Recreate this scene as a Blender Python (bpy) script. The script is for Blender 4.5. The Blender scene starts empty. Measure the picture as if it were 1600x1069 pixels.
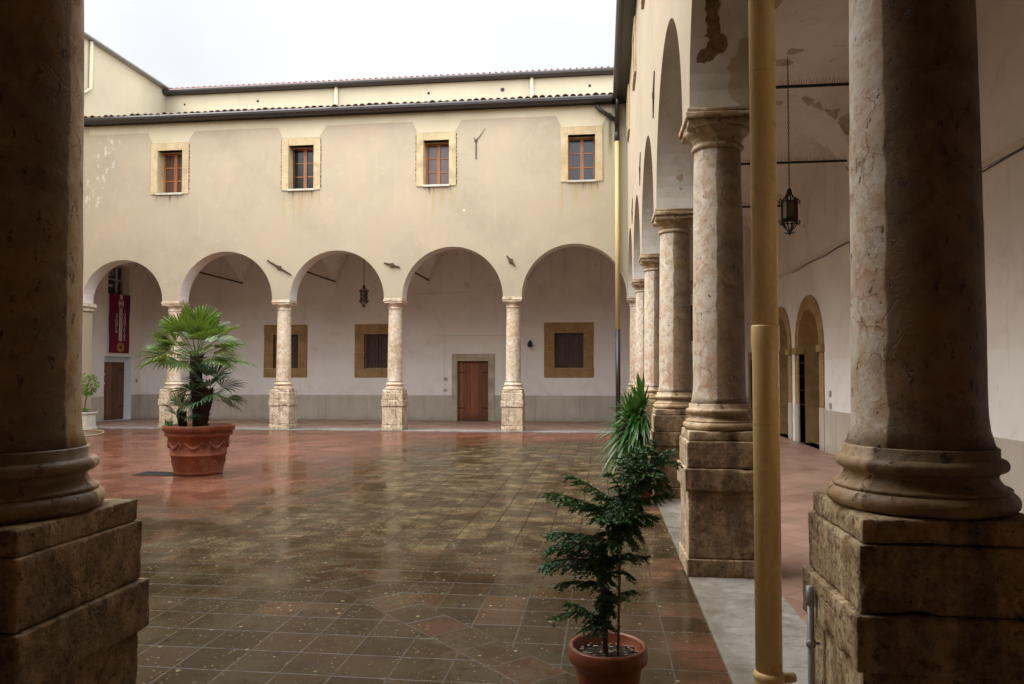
import bpy, bmesh, math, random
from mathutils import Vector, Matrix, noise
R = math.radians
random.seed(7)
S = bpy.context.scene
C = S.collection
# ---------------------------------------------------------------- camera
cd = bpy.data.cameras.new('camera'); cam = bpy.data.objects.new('camera', cd); C.objects.link(cam)
cd.sensor_width = 36.0; cd.lens = 26.1; cd.clip_start = 0.05; cd.clip_end = 500
cam.location = (0, 0, 1.6); cam.rotation_euler = (R(90 + 1.9), 0, R(6.9304)); cd.shift_y = .0069
S.camera = cam
# ---------------------------------------------------------------- sky, sun, exposure
W = bpy.data.worlds.new('World'); S.world = W; W.use_nodes = True
wt = W.node_tree; wt.nodes.clear()
def wn(t): return wt.nodes.new(t)
sky = wn('ShaderNodeTexSky'); sky.sky_type = 'NISHITA'; sky.sun_disc = False
SUN_EL, SUN_AZ = 54.0, -108.0          # azimuth from +Y, negative = to the left: the sun stands behind the left shoulder
sky.sun_elevation = R(SUN_EL); sky.sun_rotation = R(SUN_AZ)
sky.air_density = 1.0; sky.dust_density = 4.0; sky.ozone_density = 1.0
wtc = wn('ShaderNodeTexCoord')
hs = wn('ShaderNodeHueSaturation'); hs.inputs['Saturation'].default_value = 0.3
wt.links.new(sky.outputs[0], hs.inputs['Color'])
cn = wn('ShaderNodeTexNoise'); cn.inputs['Scale'].default_value = 2.3; cn.inputs['Detail'].default_value = 6
wt.links.new(wtc.outputs['Generated'], cn.inputs['Vector'])
cr = wn('ShaderNodeMapRange'); cr.inputs[1].default_value = .25; cr.inputs[2].default_value = .6; cr.inputs[3].default_value = .72; cr.inputs[4].default_value = 1.0
wt.links.new(cn.outputs['Fac'], cr.inputs[0])
mx = wn('ShaderNodeMix'); mx.data_type = 'RGBA'
wt.links.new(cr.outputs[0], mx.inputs[0]); wt.links.new(hs.outputs[0], mx.inputs[6])
mx.inputs[7].default_value = (12.4, 12.8, 13.3, 1)      # cloud cover
sxz = wn('ShaderNodeSeparateXYZ'); wt.links.new(wtc.outputs['Generated'], sxz.inputs[0])
grd = wn('ShaderNodeMapRange'); grd.interpolation_type = 'SMOOTHSTEP'; grd.inputs[1].default_value = .42; grd.inputs[2].default_value = .85; grd.inputs[3].default_value = .262; grd.inputs[4].default_value = 1.15
wt.links.new(sxz.outputs[2], grd.inputs[0])       # low sky in view dimmed, sky above the frame raised to light the court
sdn = wn('ShaderNodeMapRange'); sdn.interpolation_type = 'SMOOTHSTEP'; sdn.inputs[1].default_value = .4; sdn.inputs[2].default_value = -.15
wt.links.new(sxz.outputs[1], sdn.inputs[0])       # made-up dimming of the far side only; sky behind the camera stays bright as fill
gmx = wn('ShaderNodeMix'); gmx.data_type = 'FLOAT'; gmx.inputs[3].default_value = 1.1
wt.links.new(sdn.outputs[0], gmx.inputs[0]); wt.links.new(grd.outputs[0], gmx.inputs[2])
vm = wn('ShaderNodeVectorMath'); vm.operation = 'SCALE'
wt.links.new(mx.outputs[2], vm.inputs[0]); wt.links.new(gmx.outputs[0], vm.inputs['Scale'])
bgn = wn('ShaderNodeBackground'); bgn.inputs['Strength'].default_value = 0.12
wo = wn('ShaderNodeOutputWorld')
wt.links.new(vm.outputs[0], bgn.inputs['Color']); wt.links.new(bgn.outputs[0], wo.inputs['Surface'])
sd = bpy.data.lights.new('sun', 'SUN'); sd.energy = 1.4; sd.angle = R(50); sd.color = (1, .96, .9)
so = bpy.data.objects.new('sun', sd); C.objects.link(so)
so.rotation_euler = Vector((-math.sin(R(SUN_AZ)) * math.cos(R(SUN_EL)), -math.cos(R(SUN_AZ)) * math.cos(R(SUN_EL)), -math.sin(R(SUN_EL)))).to_track_quat('-Z', 'Y').to_euler()
S.view_settings.view_transform = 'Standard'; S.view_settings.look = 'None'
S.view_settings.gamma = 1.0; S.view_settings.exposure = 1.42
S.cycles.max_bounces = 10; S.cycles.diffuse_bounces = 6; S.cycles.glossy_bounces = 4
S.cycles.sample_clamp_indirect = 6.0

# ---------------------------------------------------------------- node helper
class M:
    def __init__(s, name, rough=.8, spec=.3):
        s.m = bpy.data.materials.new(name); s.m.use_nodes = True
        s.t = s.m.node_tree; s.b = s.t.nodes['Principled BSDF']
        s.b.inputs['Roughness'].default_value = rough
        s.b.inputs['Specular IOR Level'].default_value = spec
        s.tc = s.t.nodes.new('ShaderNodeTexCoord')
        s.p = s.tc.outputs['Object']
    def put(s, sock, v):
        if isinstance(v, bpy.types.NodeSocket): s.t.links.new(v, sock)
        elif isinstance(v, (tuple, list)) and len(v) == 3 and sock.type == 'RGBA': sock.default_value = (*v, 1)
        else: sock.default_value = v
    def math(s, op, a, b=0.0, c=0.0, clamp=False):
        n = s.t.nodes.new('ShaderNodeMath'); n.operation = op; n.use_clamp = clamp
        s.put(n.inputs[0], a); s.put(n.inputs[1], b); s.put(n.inputs[2], c); return n.outputs[0]
    def vmath(s, op, a, b=(0, 0, 0)):
        n = s.t.nodes.new('ShaderNodeVectorMath'); n.operation = op
        s.put(n.inputs[0], a); s.put(n.inputs[1], b)
        return n.outputs['Value'] if op in ('DISTANCE', 'DOT_PRODUCT', 'LENGTH') else n.outputs[0]
    def noise(s, scale, detail=4, rough=.55, vec=None, dist=0.0, sc=None, col=False):
        n = s.t.nodes.new('ShaderNodeTexNoise')
        v = vec if vec is not None else s.p
        if sc: v = s.vmath('MULTIPLY', v, sc)
        s.put(n.inputs['Vector'], v); n.inputs['Scale'].default_value = scale
        n.inputs['Detail'].default_value = detail; n.inputs['Roughness'].default_value = rough
        n.inputs['Distortion'].default_value = dist
        return n.outputs['Color'] if col else n.outputs['Fac']
    def voro(s, scale, feature='F1', vec=None, rnd=1.0, out=None):
        n = s.t.nodes.new('ShaderNodeTexVoronoi'); n.feature = feature
        s.put(n.inputs['Vector'], vec if vec is not None else s.p)
        n.inputs['Scale'].default_value = scale; n.inputs['Randomness'].default_value = rnd
        return n.outputs[out or 'Distance']
    def mr(s, v, a, b, c=0.0, d=1.0, smooth=True):
        n = s.t.nodes.new('ShaderNodeMapRange'); n.interpolation_type = 'SMOOTHSTEP' if smooth else 'LINEAR'
        s.put(n.inputs[0], v)
        for i, x in enumerate((a, b, c, d)): s.put(n.inputs[1 + i], x)
        return n.outputs[0]
    def mix(s, f, a, b, mode='MIX'):
        n = s.t.nodes.new('ShaderNodeMix'); n.data_type = 'RGBA'; n.blend_type = mode
        s.put(n.inputs[0], f); s.put(n.inputs[6], a); s.put(n.inputs[7], b); return n.outputs[2]
    def mixv(s, f, a, b):
        n = s.t.nodes.new('ShaderNodeMix'); n.data_type = 'VECTOR'
        s.put(n.inputs[0], f); s.put(n.inputs[4], a); s.put(n.inputs[5], b); return n.outputs[1]
    def ramp(s, f, stops):
        n = s.t.nodes.new('ShaderNodeValToRGB'); s.put(n.inputs[0], f)
        e = n.color_ramp.elements
        e[0].position = stops[0][0]; e[0].color = (*stops[0][1], 1)
        e[1].position = stops[-1][0]; e[1].color = (*stops[-1][1], 1)
        for p, c in stops[1:-1]: k = e.new(p); k.color = (*c, 1)
        return n.outputs[0]
    def xyz(s, v=None):
        n = s.t.nodes.new('ShaderNodeSeparateXYZ'); s.put(n.inputs[0], v if v is not None else s.p); return n.outputs
    def comb(s, x, y, z):
        n = s.t.nodes.new('ShaderNodeCombineXYZ'); s.put(n.inputs[0], x); s.put(n.inputs[1], y); s.put(n.inputs[2], z); return n.outputs[0]
    def bump(s, h, strength=.3, dist=.01):
        n = s.t.nodes.new('ShaderNodeBump'); s.put(n.inputs['Height'], h)
        n.inputs['Strength'].default_value = strength; n.inputs['Distance'].default_value = dist
        if s.b.inputs['Normal'].links: s.t.links.new(s.b.inputs['Normal'].links[0].from_socket, n.inputs['Normal'])
        s.put(s.b.inputs['Normal'], n.outputs[0])
    def col(s, c): s.put(s.b.inputs['Base Color'], c)
    def rough(s, v): s.put(s.b.inputs['Roughness'], v)
    def geo(s, o='Position'):
        return s.t.nodes.new('ShaderNodeNewGeometry').outputs[o]
    def blobs(s, pts, warp=.25, scale=3.0, vec=None):
        """wear or damage patches: 1 inside warped spheres at the given points"""
        v = vec if vec is not None else s.p
        nz = s.vmath('SUBTRACT', s.noise(scale, 4, .6, vec=v, col=True), (.5, .5, .5))
        sc = s.t.nodes.new('ShaderNodeVectorMath'); sc.operation = 'SCALE'
        s.put(sc.inputs[0], nz); sc.inputs['Scale'].default_value = warp * 2
        w = s.vmath('ADD', v, sc.outputs[0]); r = None
        for (x, y, z, rad) in pts:
            d = s.math('SUBTRACT', s.vmath('DISTANCE', w, (x, y, z)), rad)
            r = d if r is None else s.math('SMOOTH_MIN', r, d, rad * .7)
        return s.mr(r, 0.0, -.008)

def simple(name, c, rough=.6, spec=.4, var=.25, scale=6, metal=0, bump=0):
    m = M(name, rough, spec); d = tuple(x * (1 - var) for x in c)
    m.col(m.mix(m.noise(scale, 5), d, tuple(min(1, x * (1 + var * .6)) for x in c)))
    m.b.inputs['Metallic'].default_value = metal
    if bump: m.bump(m.noise(scale * 6, 4), bump, .005)
    return m.m

# ---------------------------------------------------------------- materials
def mat_plaster():
    m = M('cream_plaster', .9, .2)
    x, y, z = m.xyz()
    big = m.noise(.55, 5, .6); med = m.noise(2.4, 6, .62); fine = m.noise(14, 4)
    c = m.ramp(big, [(.3, (.355, .295, .212)), (.5, (.412, .34, .245)), (.7, (.435, .345, .25))])
    c = m.mix(m.mr(med, .5, .72, 0, .45), c, (.44, .385, .27))
    c = m.mix(m.mr(m.noise(1.1, 4, .6, sc=(1, 1, .6)), .50, .68, 0, .35), c, (.50, .37, .265))
    # rain streaks
    st = m.noise(1.0, 5, .65, sc=(3.2, 3.2, .16))
    c = m.mix(m.mr(st, .56, .78, 0, .4), c, (.38, .32, .22))
    mott = m.noise(5.5, 6, .7)
    c = m.mix(m.mr(mott, .5, .66, 0, .35), c, (.42, .345, .235))
    c = m.mix(m.mr(m.noise(3.3, 6, .7, dist=.5), .56, .70, 0, .3), c, (.50, .43, .32))
    st2 = m.noise(1.0, 4, .6, sc=(7, 7, .3))
    c = m.mix(m.mr(st2, .63, .75, 0, .2), c, (.58, .50, .37))
    # rust and drips under the four windows, damp corner on the right
    for (wx, zz) in ((-12.62, 6.85), (-8.55, 6.85), (-4.6, 6.85), (-.55, 6.85)):
        dz = m.math('SUBTRACT', zz, z); dx = m.math('ABSOLUTE', m.math('SUBTRACT', x, wx))
        below = m.math('MULTIPLY', m.mr(dz, 1.5, .0), m.math('GREATER_THAN', dz, 0.0))
        k = m.math('MULTIPLY', m.math('MULTIPLY', below, m.mr(dx, .68, .5)), m.mr(m.noise(1, 4, .6, sc=(9, 1, .5)), .45, .6))
        c = m.mix(m.math('MULTIPLY', m.math('MULTIPLY', k, m.mr(m.noise(.6, 3), .38, .6)), .7), c, (.40, .28, .13))
        short = m.math('MULTIPLY', m.mr(dz, .3, .0), m.math('GREATER_THAN', dz, 0.0))
        k = m.math('MULTIPLY', m.math('MULTIPLY', short, m.mr(dx, .5, .42)), m.mr(m.noise(1, 3, .6, sc=(22, 1, .5)), .54, .62))
        c = m.mix(m.math('MULTIPLY', k, .85), c, (.10, .085, .05))
    damp = m.math('MULTIPLY', m.mr(m.math('ADD', x, m.math('MULTIPLY', med, 1.2)), .1, 1.0), m.mr(y, 19.0, 20.0))
    c = m.mix(m.math('MULTIPLY', damp, .6), c, (.36, .33, .23))
    gs = m.math('MULTIPLY', m.mr(m.math('ABSOLUTE', m.math('SUBTRACT', x, m.math('ADD', .235, m.math('MULTIPLY', fine, .02)))), .09, .0), m.mr(z, 7.3, 8.2))
    c = m.mix(m.math('MULTIPLY', gs, .8), c, (.10, .09, .03))
    # scraped white bits near the left corner and small knocks
    sc = m.math('MULTIPLY', m.mr(m.noise(7, 5, .7, sc=(1, 1, .45)), .54, .6), m.blobs([(-14.55, 20.3, 8.4, .35), (-14.7, 20.3, 7.9, .35), (-14.95, 20.3, 7.3, .3), (-15.0, 20.3, 6.8, .3)], .15, 2))
    c = m.mix(m.math('MULTIPLY', sc, .5), c, (.70, .65, .56))
    kn = m.voro(.85, 'F1'); 
    c = m.mix(m.mr(m.math('ADD', kn, m.math('MULTIPLY', fine, .05)), .062, .048, 0, .6), c, (.80, .74, .60))
    m.col(c)
    m.bump(m.math('ADD', m.math('MULTIPLY', med, .7), m.math('MULTIPLY', fine, .3)), .35, .02)
    return m.m
def mat_patch():
    m = M('fresh_cream_plaster', .9, .2)
    c = m.ramp(m.noise(1.2, 5, .6), [(.3, (.50, .428, .292)), (.7, (.58, .50, .352))])
    c = m.mix(m.mr(m.noise(1.0, 4, .6, sc=(4, 4, .3)), .55, .75, 0, .5), c, (.50, .42, .27))
    m.col(c); m.bump(m.noise(9, 5), .25, .01); return m.m
def mat_paleplaster():
    m = M('pale_yellow_plaster', .9, .2)
    x, y, z = m.xyz()
    c = m.ramp(m.noise(.6, 5, .6), [(.3, (.42, .372, .265)), (.7, (.50, .44, .312))])
    st = m.noise(1.0, 5, .65, sc=(2.4, 2.4, .22))
    c = m.mix(m.mr(st, .5, .75, 0, .6), c, (.40, .36, .27))
    k = m.math('MULTIPLY', m.mr(m.math('ADD', y, m.noise(2, 4)), 24.0, 26.4), m.mr(x, -15.6, -16.2))
    c = m.mix(m.math('MULTIPLY', k, .55), c, (.22, .20, .14))
    m.col(c); m.bump(m.noise(8, 5), .2, .015); return m.m
def mat_soffit():
    m = M('grey_lime_plaster', .9, .2)
    big = m.noise(1.6, 5, .62); med = m.noise(6, 6, .65)
    c = m.ramp(big, [(.3, (.40, .36, .29)), (.5, (.54, .50, .43)), (.7, (.62, .58, .51))])
    c = m.mix(m.mr(med, .52, .7, 0, .6), c, (.46, .41, .31))
    c = m.mix(m.mr(m.noise(22, 4, .7), .62, .7, 0, .5), c, (.22, .18, .12))
    # bare stone where the plaster fell off the pier over the second column
    ay = lambda z: 4.485 + math.sqrt(1.505 ** 2 - (z - 3.72) ** 2)
    dm = m.blobs([(x_, ay(z_), z_, r_) for x_, z_, r_ in ((.87, 4.86, .09), (.88, 4.77, .085), (.875, 4.68, .08), (.865, 4.6, .07), (.86, 4.52, .062), (.865, 4.44, .058), (.87, 4.36, .056), (.885, 4.28, .062), (.915, 4.21, .066), (.945, 4.17, .045), (.88, 4.17, .06), (.83, 4.12, .058), (.795, 4.095, .042))], .05, 10)
    c = m.mix(dm, c, m.ramp(m.noise(9, 5, .7), [(.3, (.07, .045, .02)), (.65, (.24, .155, .075))]))
    d2 = m.blobs([(1.13, 5.98, 3.85, .13), (1.1, 5.96, 4.02, .10), (1.16, 5.93, 4.15, .10), (1.0, 9.6, 4.1, .05), (1.02, 9.6, 3.98, .04), (1.05, 9.6, 3.9, .03)], .07, 7)
    c = m.mix(m.math('MULTIPLY', d2, .8), c, (.34, .25, .15))
    m.col(c)
    h = m.math('SUBTRACT', m.math('ADD', m.math('MULTIPLY', big, .4), m.math('MULTIPLY', med, .6)), m.math('MULTIPLY', dm, 1.6))
    m.bump(h, .6, .025); return m.m
def mat_inner():
    m = M('white_inner_plaster', .9, .2)
    x, y, z = m.xyz()
    big = m.noise(.7, 5, .6); med = m.noise(3.5, 6, .6)
    hi = m.ramp(big, [(.3, (.62, .575, .52)), (.7, (.74, .69, .63))])
    lo = m.ramp(big, [(.3, (.70, .67, .64)), (.7, (.79, .76, .73))])
    e = m.mr(m.math('ADD', z, m.math('MULTIPLY', m.math('SUBTRACT', big, .5), .5)), 1.75, 2.25)
    edge = m.math('MULTIPLY', m.mr(x, 4.0, 4.4), m.mr(z, 1.86, 1.89))
    e2 = m.math('MAXIMUM', m.math('MULTIPLY', e, m.mr(z, 1.2, 4.2, .35, 1)), m.math('MULTIPLY', edge, .75))
    c = m.mix(e2, lo, hi)
    c = m.mix(m.mr(m.noise(1.0, 4, .6, sc=(4, 4, .25)), .58, .75, 0, .4), c, (.47, .39, .31))
    c = m.mix(m.mr(m.noise(2.1, 6, .7, dist=.5), .53, .66, 0, .35), c, m.mix(1.0, c, (.80, .76, .70), 'MULTIPLY'))
    c = m.mix(m.mr(m.noise(13, 5, .75), .62, .70, 0, .3), c, m.mix(1.0, c, (.7, .65, .58), 'MULTIPLY'))
    c = m.mix(m.math('MULTIPLY', m.mr(m.math('ADD', z, m.math('MULTIPLY', big, .8)), 1.75, 1.1), m.mr(m.noise(3.3, 6, .7), .48, .62)), c, m.mix(.45, c, (.52, .47, .40)))
    # peeling just above the dado and on the vault
    pl = m.math('MULTIPLY', m.mr(m.math('ADD', z, m.math('MULTIPLY', m.noise(3.2, 5, .65), .95)), 1.50, 1.42), m.math('MULTIPLY', m.mr(x, 4.2, 4.4), m.mr(y, 8.6, 8.0)))
    c = m.mix(m.math('MULTIPLY', pl, .75), c, (.46, .40, .28))
    pv = m.math('MULTIPLY', m.mr(m.noise(1.25, 6, .68, dist=.6), .635, .645), m.mr(z, 4.4, 4.8))
    pv = m.math('MAXIMUM', pv, m.blobs([(3.1, 13.3, 6.32, .10), (2.9, 13.3, 6.4, .10), (3.47, 12.95, 6.25, .11), (3.66, 12.93, 6.13, .12), (3.84, 12.86, 5.98, .11), (4.05, 12.9, 5.84, .12), (4.2, 12.9, 5.8, .2), (4.25, 12.45, 5.95, .17), (2.9, 11.45, 6.48, .13), (2.08, 9.4, 6.15, .22)], .16, 4))
    c = m.mix(m.math('MULTIPLY', pv, .8), c, m.ramp(m.noise(5, 4), [(.35, (.26, .18, .10)), (.65, (.46, .36, .22))]))
    pz = m.mr(m.voro(.9, 'F1'), .035, .028)
    c = m.mix(m.math('MULTIPLY', pz, .7), c, (.12, .10, .08))
    m.col(c); m.bump(m.math('SUBTRACT', med, m.math('MULTIPLY', pv, .8)), .3, .02); return m.m
def mat_stone(name, dark=None, tint=(1, 1, 1), amt=.9):
    """cream marble with reddish veins; dark = (nx, ny, offset): grime on the sheltered side, with shade painted in too on the left column, in the column's own axes"""
    m = M(name, .55, .35)
    w = m.vmath('ADD', m.p, m.vmath('MULTIPLY', m.noise(4, 4, .6, col=True), (.22, .22, .22)))
    big = m.noise(2.2, 6, .62); med = m.noise(9, 6, .65); fine = m.noise(45, 4, .6)
    T = lambda c: tuple(a * b for a, b in zip(c, tint))
    c = m.ramp(m.math('ADD', m.math('MULTIPLY', big, .6), m.math('MULTIPLY', m.noise(6.5, 6, .7, dist=.6), .4)), [(.36, T((.34, .245, .155))), (.45, T((.50, .41, .31))), (.53, T((.57, .51, .43))), (.64, T((.50, .37, .23)))])
    c = m.mix(m.mr(med, .5, .62, 0, .7), c, T((.43, .29, .16)))
    c = m.mix(m.mr(m.noise(3.1, 6, .68), .53, .64, 0, .65), c, T((.49, .31, .21)))
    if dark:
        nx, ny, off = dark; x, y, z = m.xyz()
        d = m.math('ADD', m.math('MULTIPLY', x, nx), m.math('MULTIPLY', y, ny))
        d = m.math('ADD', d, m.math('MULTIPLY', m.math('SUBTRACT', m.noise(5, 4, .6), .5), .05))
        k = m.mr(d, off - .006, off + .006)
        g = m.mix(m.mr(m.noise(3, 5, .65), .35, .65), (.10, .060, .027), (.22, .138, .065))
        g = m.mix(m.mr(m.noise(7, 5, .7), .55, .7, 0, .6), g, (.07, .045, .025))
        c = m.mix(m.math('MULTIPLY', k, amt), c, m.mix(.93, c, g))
    w = m.vmath('ADD', w, m.vmath('MULTIPLY', m.noise(17, 4, .65, col=True), (.06, .06, .06)))
    v1 = m.voro(9, 'DISTANCE_TO_EDGE', vec=w); gate = m.mr(m.noise(3.3, 5, .65), .46, .64)
    vein = m.math('MULTIPLY', m.mr(v1, .028, .0), gate)
    c = m.mix(m.math('MULTIPLY', m.math('MULTIPLY', m.mr(v1, .16, .0), gate), .36), c, m.mix(1.0, c, (.75, .48, .32), 'MULTIPLY'))
    c = m.mix(m.math('MULTIPLY', vein, .5), c, (.16, .08, .045))
    v2 = m.voro(24, 'DISTANCE_TO_EDGE', vec=w)
    c = m.mix(m.math('MULTIPLY', m.math('MULTIPLY', m.mr(v2, .07, .0), m.mr(m.noise(4.7, 5, .65), .5, .62)), .42), c, m.mix(1.0, c, (.5, .32, .2), 'MULTIPLY'))
    c = m.mix(m.mr(m.noise(5.3, 6, .7, dist=.8), .56, .68, 0, .6), c, m.mix(1.0, c, (1.3, 1.4, 1.5), 'MULTIPLY'))
    c = m.mix(m.mr(m.noise(8.3, 6, .72, dist=.4), .54, .62, 0, .55), c, m.mix(1.0, c, (.6, .47, .34), 'MULTIPLY'))
    pit = m.mr(m.noise(24, 5, .72, sc=(1, 1, .55)), .60, .67)
    c = m.mix(m.math('MULTIPLY', pit, .85), c, m.mix(1.0, c, (.3, .2, .13), 'MULTIPLY'))
    m.col(c)
    m.rough(m.mr(med, .3, .7, .42, .72))
    h = m.math('ADD', m.math('MULTIPLY', med, .5), m.math('MULTIPLY', fine, .25))
    h = m.math('SUBTRACT', h, m.math('MULTIPLY', m.math('MAXIMUM', pit, m.math('MULTIPLY', vein, .25)), .8))
    m.bump(h, .8, .014); return m.m
def mat_plinth(name, dark=None, tint=(1, 1, 1), crack=.8):
    m = M(name, .8, .25)
    T = lambda c: tuple(a * b for a, b in zip(c, tint))
    big = m.noise(3.0, 6, .65); med = m.noise(12, 6, .7); fine = m.noise(70, 3, .6)
    c = m.ramp(big, [(.3, T((.28, .21, .13))), (.5, T((.43, .35, .25))), (.68, T((.55, .48, .38)))])
    c = m.mix(m.mr(med, .47, .6, 0, .8), c, T((.27, .18, .10)))
    c = m.mix(m.mr(m.noise(28, 5, .75), .54, .61, 0, .8), c, (.11, .07, .035))
    c = m.mix(m.mr(m.noise(60, 3, .7), .58, .66, 0, .5), c, T((.62, .56, .46)))
    w = m.vmath('ADD', m.p, m.vmath('MULTIPLY', m.noise(5, 4, .6, col=True), (.25, .25, .12)))
    v = m.math('MULTIPLY', m.mr(m.voro(4.2, 'DISTANCE_TO_EDGE', vec=w), .03, 0), m.mr(m.noise(2.2, 3), .48, .6))
    v = m.math('MULTIPLY', v, m.mr(m.noise(1.3, 3), .5, .6))
    c = m.mix(m.math('MULTIPLY', v, crack), c, (.09, .055, .03))
    c = m.mix(m.mr(m.noise(5.5, 6, .72, dist=.5), .52, .64, 0, .7), c, T((.24, .165, .09)))
    c = m.mix(m.mr(m.noise(7.7, 6, .7), .58, .7, 0, .6), c, T((.60, .54, .45)))
    hole = m.mr(m.noise(38, 5, .75), .60, .68)
    c = m.mix(m.mr(m.noise(1, 4, .6, sc=(9, 9, .8)), .55, .72, 0, .55), c, (.15, .105, .06))
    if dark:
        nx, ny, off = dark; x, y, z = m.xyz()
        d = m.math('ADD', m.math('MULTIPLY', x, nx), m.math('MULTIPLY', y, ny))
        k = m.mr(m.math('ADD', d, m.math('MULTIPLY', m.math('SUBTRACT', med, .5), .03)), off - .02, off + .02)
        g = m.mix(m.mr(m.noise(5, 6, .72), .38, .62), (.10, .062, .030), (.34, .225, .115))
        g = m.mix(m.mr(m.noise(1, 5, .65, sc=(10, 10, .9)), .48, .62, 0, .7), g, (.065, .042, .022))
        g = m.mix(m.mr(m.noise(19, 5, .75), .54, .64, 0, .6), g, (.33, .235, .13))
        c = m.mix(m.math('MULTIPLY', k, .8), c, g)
    c = m.mix(m.mr(m.noise(34, 5, .75), .55, .62, 0, .75), c, m.mix(1.0, c, (.30, .24, .18), 'MULTIPLY'))
    c = m.mix(m.mr(m.noise(11, 6, .75, dist=.4), .55, .63, 0, .6), c, m.mix(1.0, c, (.42, .36, .28), 'MULTIPLY'))
    c = m.mix(m.mr(m.noise(16, 6, .75, dist=.3), .56, .64, 0, .6), c, m.mix(1.0, c, (1.7, 1.65, 1.55), 'MULTIPLY'))
    c = worn(m, c, m.mix(.5, m.mix(1.0, c, (2.2, 2.1, 2.0), 'MULTIPLY'), T((.5, .43, .33))))
    m.col(c)
    h = m.math('ADD', m.math('MULTIPLY', med, .6), m.math('MULTIPLY', fine, .25))
    m.bump(m.math('SUBTRACT', h, m.math('ADD', m.math('MULTIPLY', v, .5), m.math('MULTIPLY', hole, .6))), 1.0, .018); return m.m
def tile_nodes(m, vec, size, mort):
    n = m.t.nodes.new('ShaderNodeTexBrick'); n.offset = 0.0; n.squash = 1.0
    m.put(n.inputs['Vector'], vec); n.inputs['Scale'].default_value = 1.0
    n.inputs['Brick Width'].default_value = size; n.inputs['Row Height'].default_value = size
    n.inputs['Mortar Size'].default_value = mort; n.inputs['Mortar Smooth'].default_value = .3
    n.inputs['Color1'].default_value = (0, 0, 0, 1); n.inputs['Color2'].default_value = (1, 1, 1, 1)
    wnz = m.t.nodes.new('ShaderNodeTexWhiteNoise'); wnz.noise_dimensions = '2D'
    d = m.vmath('FLOOR', m.vmath('MULTIPLY', vec, (1 / size, 1 / size, 0)))
    m.put(wnz.inputs['Vector'], d)
    return n.outputs['Fac'], wnz.outputs['Value'], wnz.outputs['Color']
def mat_court():
    m = M('wet_terracotta_paving', .2, .27)
    x, y, z = m.xyz()
    su = m.math('ADD', x, y); df = m.math('SUBTRACT', y, x); r2 = 1 / math.sqrt(2)
    s1 = m.math('SUBTRACT', su, 3.64); s2 = m.math('SUBTRACT', df, 19.54)
    k1 = m.math('LESS_THAN', m.math('ABSOLUTE', s1), .2121); k2 = m.math('LESS_THAN', m.math('ABSOLUTE', s2), .2121)
    rot = m.comb(m.math('MULTIPLY', df, r2), m.math('ADD', m.math('MULTIPLY', s1, r2), .15), 0.0)
    rot2 = m.comb(m.math('MULTIPLY', su, r2), m.math('ADD', m.math('MULTIPLY', s2, r2), .15), 0.0)
    base = m.comb(m.math('ADD', x, .525 + .003), m.math('ADD', y, .06), 0.0)
    vec = m.mixv(k2, m.mixv(k1, base, rot), rot2)
    wv = m.vmath('MULTIPLY', m.vmath('SUBTRACT', m.noise(1.6, 3, .6, col=True), (.5, .5, .5)), (.022, .022, 0))
    fac, rnd, rcol = tile_nodes(m, m.vmath('ADD', vec, wv), .30, .0065)
    fac = m.math('MULTIPLY', fac, m.mr(m.noise(6, 4, .7), .35, .55, .35, 1))
    big = m.noise(.45, 5, .6); med = m.noise(2.2, 6, .65); fine = m.noise(18, 5, .7)
    red = m.ramp(rnd, [(0, (.13, .052, .031)), (.5, (.165, .066, .039)), (1, (.20, .083, .05))])
    red = m.mix(m.mr(med, .5, .75, 0, .6), red, (.13, .05, .03))
    red = m.mix(m.mr(m.noise(5.5, 5, .7, sc=(.7, 2.2, 1)), .56, .64, 0, .7), red, (.06, .024, .015))
    drk = m.ramp(rnd, [(0, (.034, .021, .010)), (.5, (.043, .027, .013)), (.9, (.053, .031, .015)), (1, (.068, .033, .016))])
    drk = m.mix(m.mr(med, .45, .72, 0, .7), drk, (.052, .042, .02))
    # algae film: covers the middle, right and near part of the court
    drk = m.mix(m.mr(m.noise(4.7, 6, .7), .5, .68, 0, .6), drk, (.022, .014, .008))
    wob = m.math('MULTIPLY', m.math('SUBTRACT', m.noise(.5, 5, .65), .5), 5.0)
    xa = m.math('ADD', x, wob); ya = m.math('ADD', y, wob)
    kx = m.mr(xa, -6.0, -3.4); ky = m.mr(ya, 19.0, 16.0); near = m.mr(ya, 10.0, 7.2)
    k = m.math('MAXIMUM', m.math('MULTIPLY', kx, ky), near)
    edge = m.math('MULTIPLY', m.mr(m.math('ADD', x, m.math('MULTIPLY', med, .5)), .45, .85), m.mr(m.noise(1.3, 4), .46, .62))
    k = m.math('MULTIPLY', k, m.math('SUBTRACT', 1.0, m.math('MULTIPLY', edge, .55)))
    k = m.math('MULTIPLY', k, m.mr(m.noise(1.7, 5, .6), .22, .40, .8, 1))
    c = m.mix(k, red, drk)
    # lichen: pale olive crusts and speckles
    lz = m.math('MULTIPLY', m.mr(xa, -5.5, -2.5), m.math('MULTIPLY', m.mr(ya, 18.5, 15.0), m.mr(ya, 4.5, 7.5)))
    pat = m.noise(2.6, 6, .75); spk = m.noise(58, 5, .8)
    crust = m.mr(m.math('ADD', m.math('MULTIPLY', pat, .42), m.math('MULTIPLY', m.math('ADD', m.math('MULTIPLY', spk, .96), m.math('MULTIPLY', rnd, .04)), .58)), .49, .60)
    c = m.mix(m.math('MULTIPLY', m.math('MULTIPLY', crust, lz), .7), c, (.225, .178, .098))
    sp = m.math('MULTIPLY', m.mr(m.math('ADD', m.voro(22, 'F1'), m.math('MULTIPLY', m.noise(60, 2), .12)), .27, .19), m.mr(m.noise(2.5, 5, .75), .44, .58))
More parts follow.
